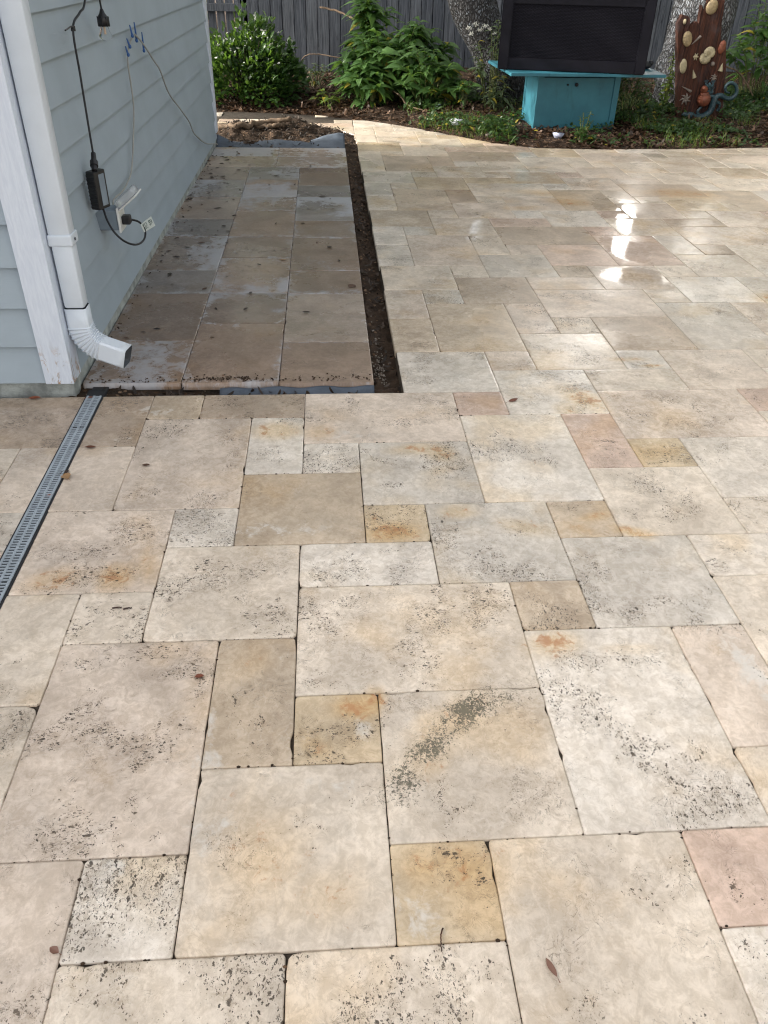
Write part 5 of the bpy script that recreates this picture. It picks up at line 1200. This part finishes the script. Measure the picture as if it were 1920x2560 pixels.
# fallen leaves: individuals
def leaf_data(k, L, W, seed):
    r = random.Random(seed); bm = bmesh.new(); T_ = TEMPL['dry']; rows = []; curl = r.uniform(.12, .4); tw = r.uniform(-.5, .5)
    for i, (t, w, l) in enumerate([(0, .06, 0), (.12, .45, 0), (.3, .85, 0), (.5, 1, 0), (.7, .85, 0), (.88, .45, 0), (1, .04, 0)]):
        row = []
        for j in (-1, -.5, 0, .5, 1):
            x = (t - .5) * L; y = j * w * W / 2 * (1 + .1 * r.uniform(-1, 1)); z = .002 + curl * W * abs(j) ** 1.6 * w * .6 + tw * .3 * y * (t - .5) + .18 * L * abs(t - .5) ** 2
            row.append(bm.verts.new((x, y, z)))
        rows.append(row)
    for a, b in zip(rows, rows[1:]):
        for i in range(4): bm.faces.new((a[i], b[i], b[i + 1], a[i + 1]))
    s0 = [bm.verts.new((-L * .5 - L * .3, .001 * s_, .002)) for s_ in (-1, 1)]; bm.faces.new((rows[0][1], rows[0][3], s0[1], s0[0]))
    me = bpy.data.meshes.new('fallen_leaf'); bm.to_mesh(me); bm.free(); me.polygons.foreach_set('use_smooth', [True] * len(me.polygons)); return me
LM = {}
for nm, c0_, c1_ in (('leaf_brown', (.045, .022, .014), (.10, .048, .028)), ('leaf_dark_dry', (.018, .012, .010), (.05, .028, .020)), ('leaf_tan', (.25, .14, .06), (.36, .22, .11)), ('leaf_mid', (.17, .085, .06), (.22, .12, .085)), ('leaf_red', (.10, .035, .018), (.20, .06, .03))):
    N = NT(nm); rr_ = N.n('ObjectInfo').outputs['Random']; N.base(N.mix(rr_, c0_, c1_), .5, .4); LM[nm] = N.m
meshes = [leaf_data(0, .034 + .006 * k, .014 + .003 * k, k) for k in range(5)]
for i, me in enumerate(meshes): me.materials.append(LM['leaf_brown' if i % 2 else 'leaf_dark_dry'])
cnt = 0
def put_leaf(me, x, y, z, label, group=None, s=1.0, rz=None):
    o = bpy.data.objects.new('fallen_leaf', me); COL.objects.link(o); o.location = (x, y, z); o.rotation_euler = (rnd.uniform(-.15, .15), rnd.uniform(-.15, .15), rnd.uniform(0, 6.28) if rz is None else rz); o.scale = (s, s, s)
    return tag(o, label, 'leaf', group)
GL = 'fallen leaves scattered on the shaded strip'
for i in range(120):
    if i < 78: x = -.90 + abs(rnd.gauss(0, .20)); y = rnd.triangular(1.9, 6.55, 6.3)
    else: x = rnd.uniform(-.85, .25); y = 1.8 + 4.7 * rnd.random() ** .8
    if x > .26: continue
    put_leaf(rnd.choice(meshes), x, y, .006, 'small dark dried leaf lying on the shaded paver strip beside the house', GL, rnd.uniform(.45, 1.05))
def single(px, py, mname, L, W, label, rz, seed):
    me = leaf_data(0, L, W, seed); me.materials.append(LM[mname]); p = onZ(px, py, .003); put_leaf(me, p.x, p.y, .002, label, None, 1, rz)
single(1378, 2420, 'leaf_mid', .036, .013, 'curled brown leaf on the big beige tile near the bottom of the picture', 1.9, 31)
single(1283, 1001, 'leaf_red', .045, .022, 'red brown leaf on the pale tile beside the small pink tile', .4, 32)
single(166, 1192, 'leaf_tan', .045, .034, 'yellow tan leaf lying against the right side of the drain grate', 2.2, 33)
single(162, 1182, 'leaf_dark_dry', .035, .02, 'dark curled leaf touching the tan leaf beside the drain grate', .8, 34)
single(226, 1119, 'leaf_red', .04, .02, 'reddish leaf on the tile joint right of the upper drain grate', .1, 35)
single(365, 1163, 'leaf_brown', .03, .014, 'small brown leaf in the middle of the large rosy tile right of the drain', -.2, 36)
single(136, 2377, 'leaf_mid', .022, .014, 'small red brown leaf at the bottom left beside the pitted white tile', 2.6, 37)
single(498, 1692, 'leaf_red', .024, .016, 'small rust coloured leaf chip in the holes of the large left tile', .3, 38)
single(880, 717, 'leaf_brown', .055, .045, 'broad brown leaf alone on the right column of the shaded strip', .9, 39)
single(708, 651, 'leaf_tan', .05, .022, 'pale tan curled leaf in the middle of the shaded strip', .1, 40)
single(222, 996, 'leaf_red', .04, .02, 'reddish leaf lying on the top end of the drain grate', .2, 41)
single(87, 996, 'leaf_red', .05, .022, 'reddish leaf on the tile below the house corner', .1, 42)
single(123, 1240, 'leaf_red', .025, .014, 'small red leaf stuck on the drain grate slots', .5, 43)
branch('twig', [onZ(1107, 2320, .004), onZ(1102, 2345, .006), onZ(1105, 2380, .004)], .0016, .001, M['driftwood'], 'thin red brown pine needle by the joint under the golden tile', 'twig', 5)
branch('twig', [onZ(280, 1520, .004), onZ(305, 1518, .004)], .0022, .0018, M['driftwood'], 'left of two short brown twigs on the small beige tile', 'twig', 5)
branch('twig', [onZ(309, 1522, .004), onZ(330, 1519, .004)], .0024, .0018, M['driftwood'], 'right of two short brown twigs on the small beige tile', 'twig', 5)
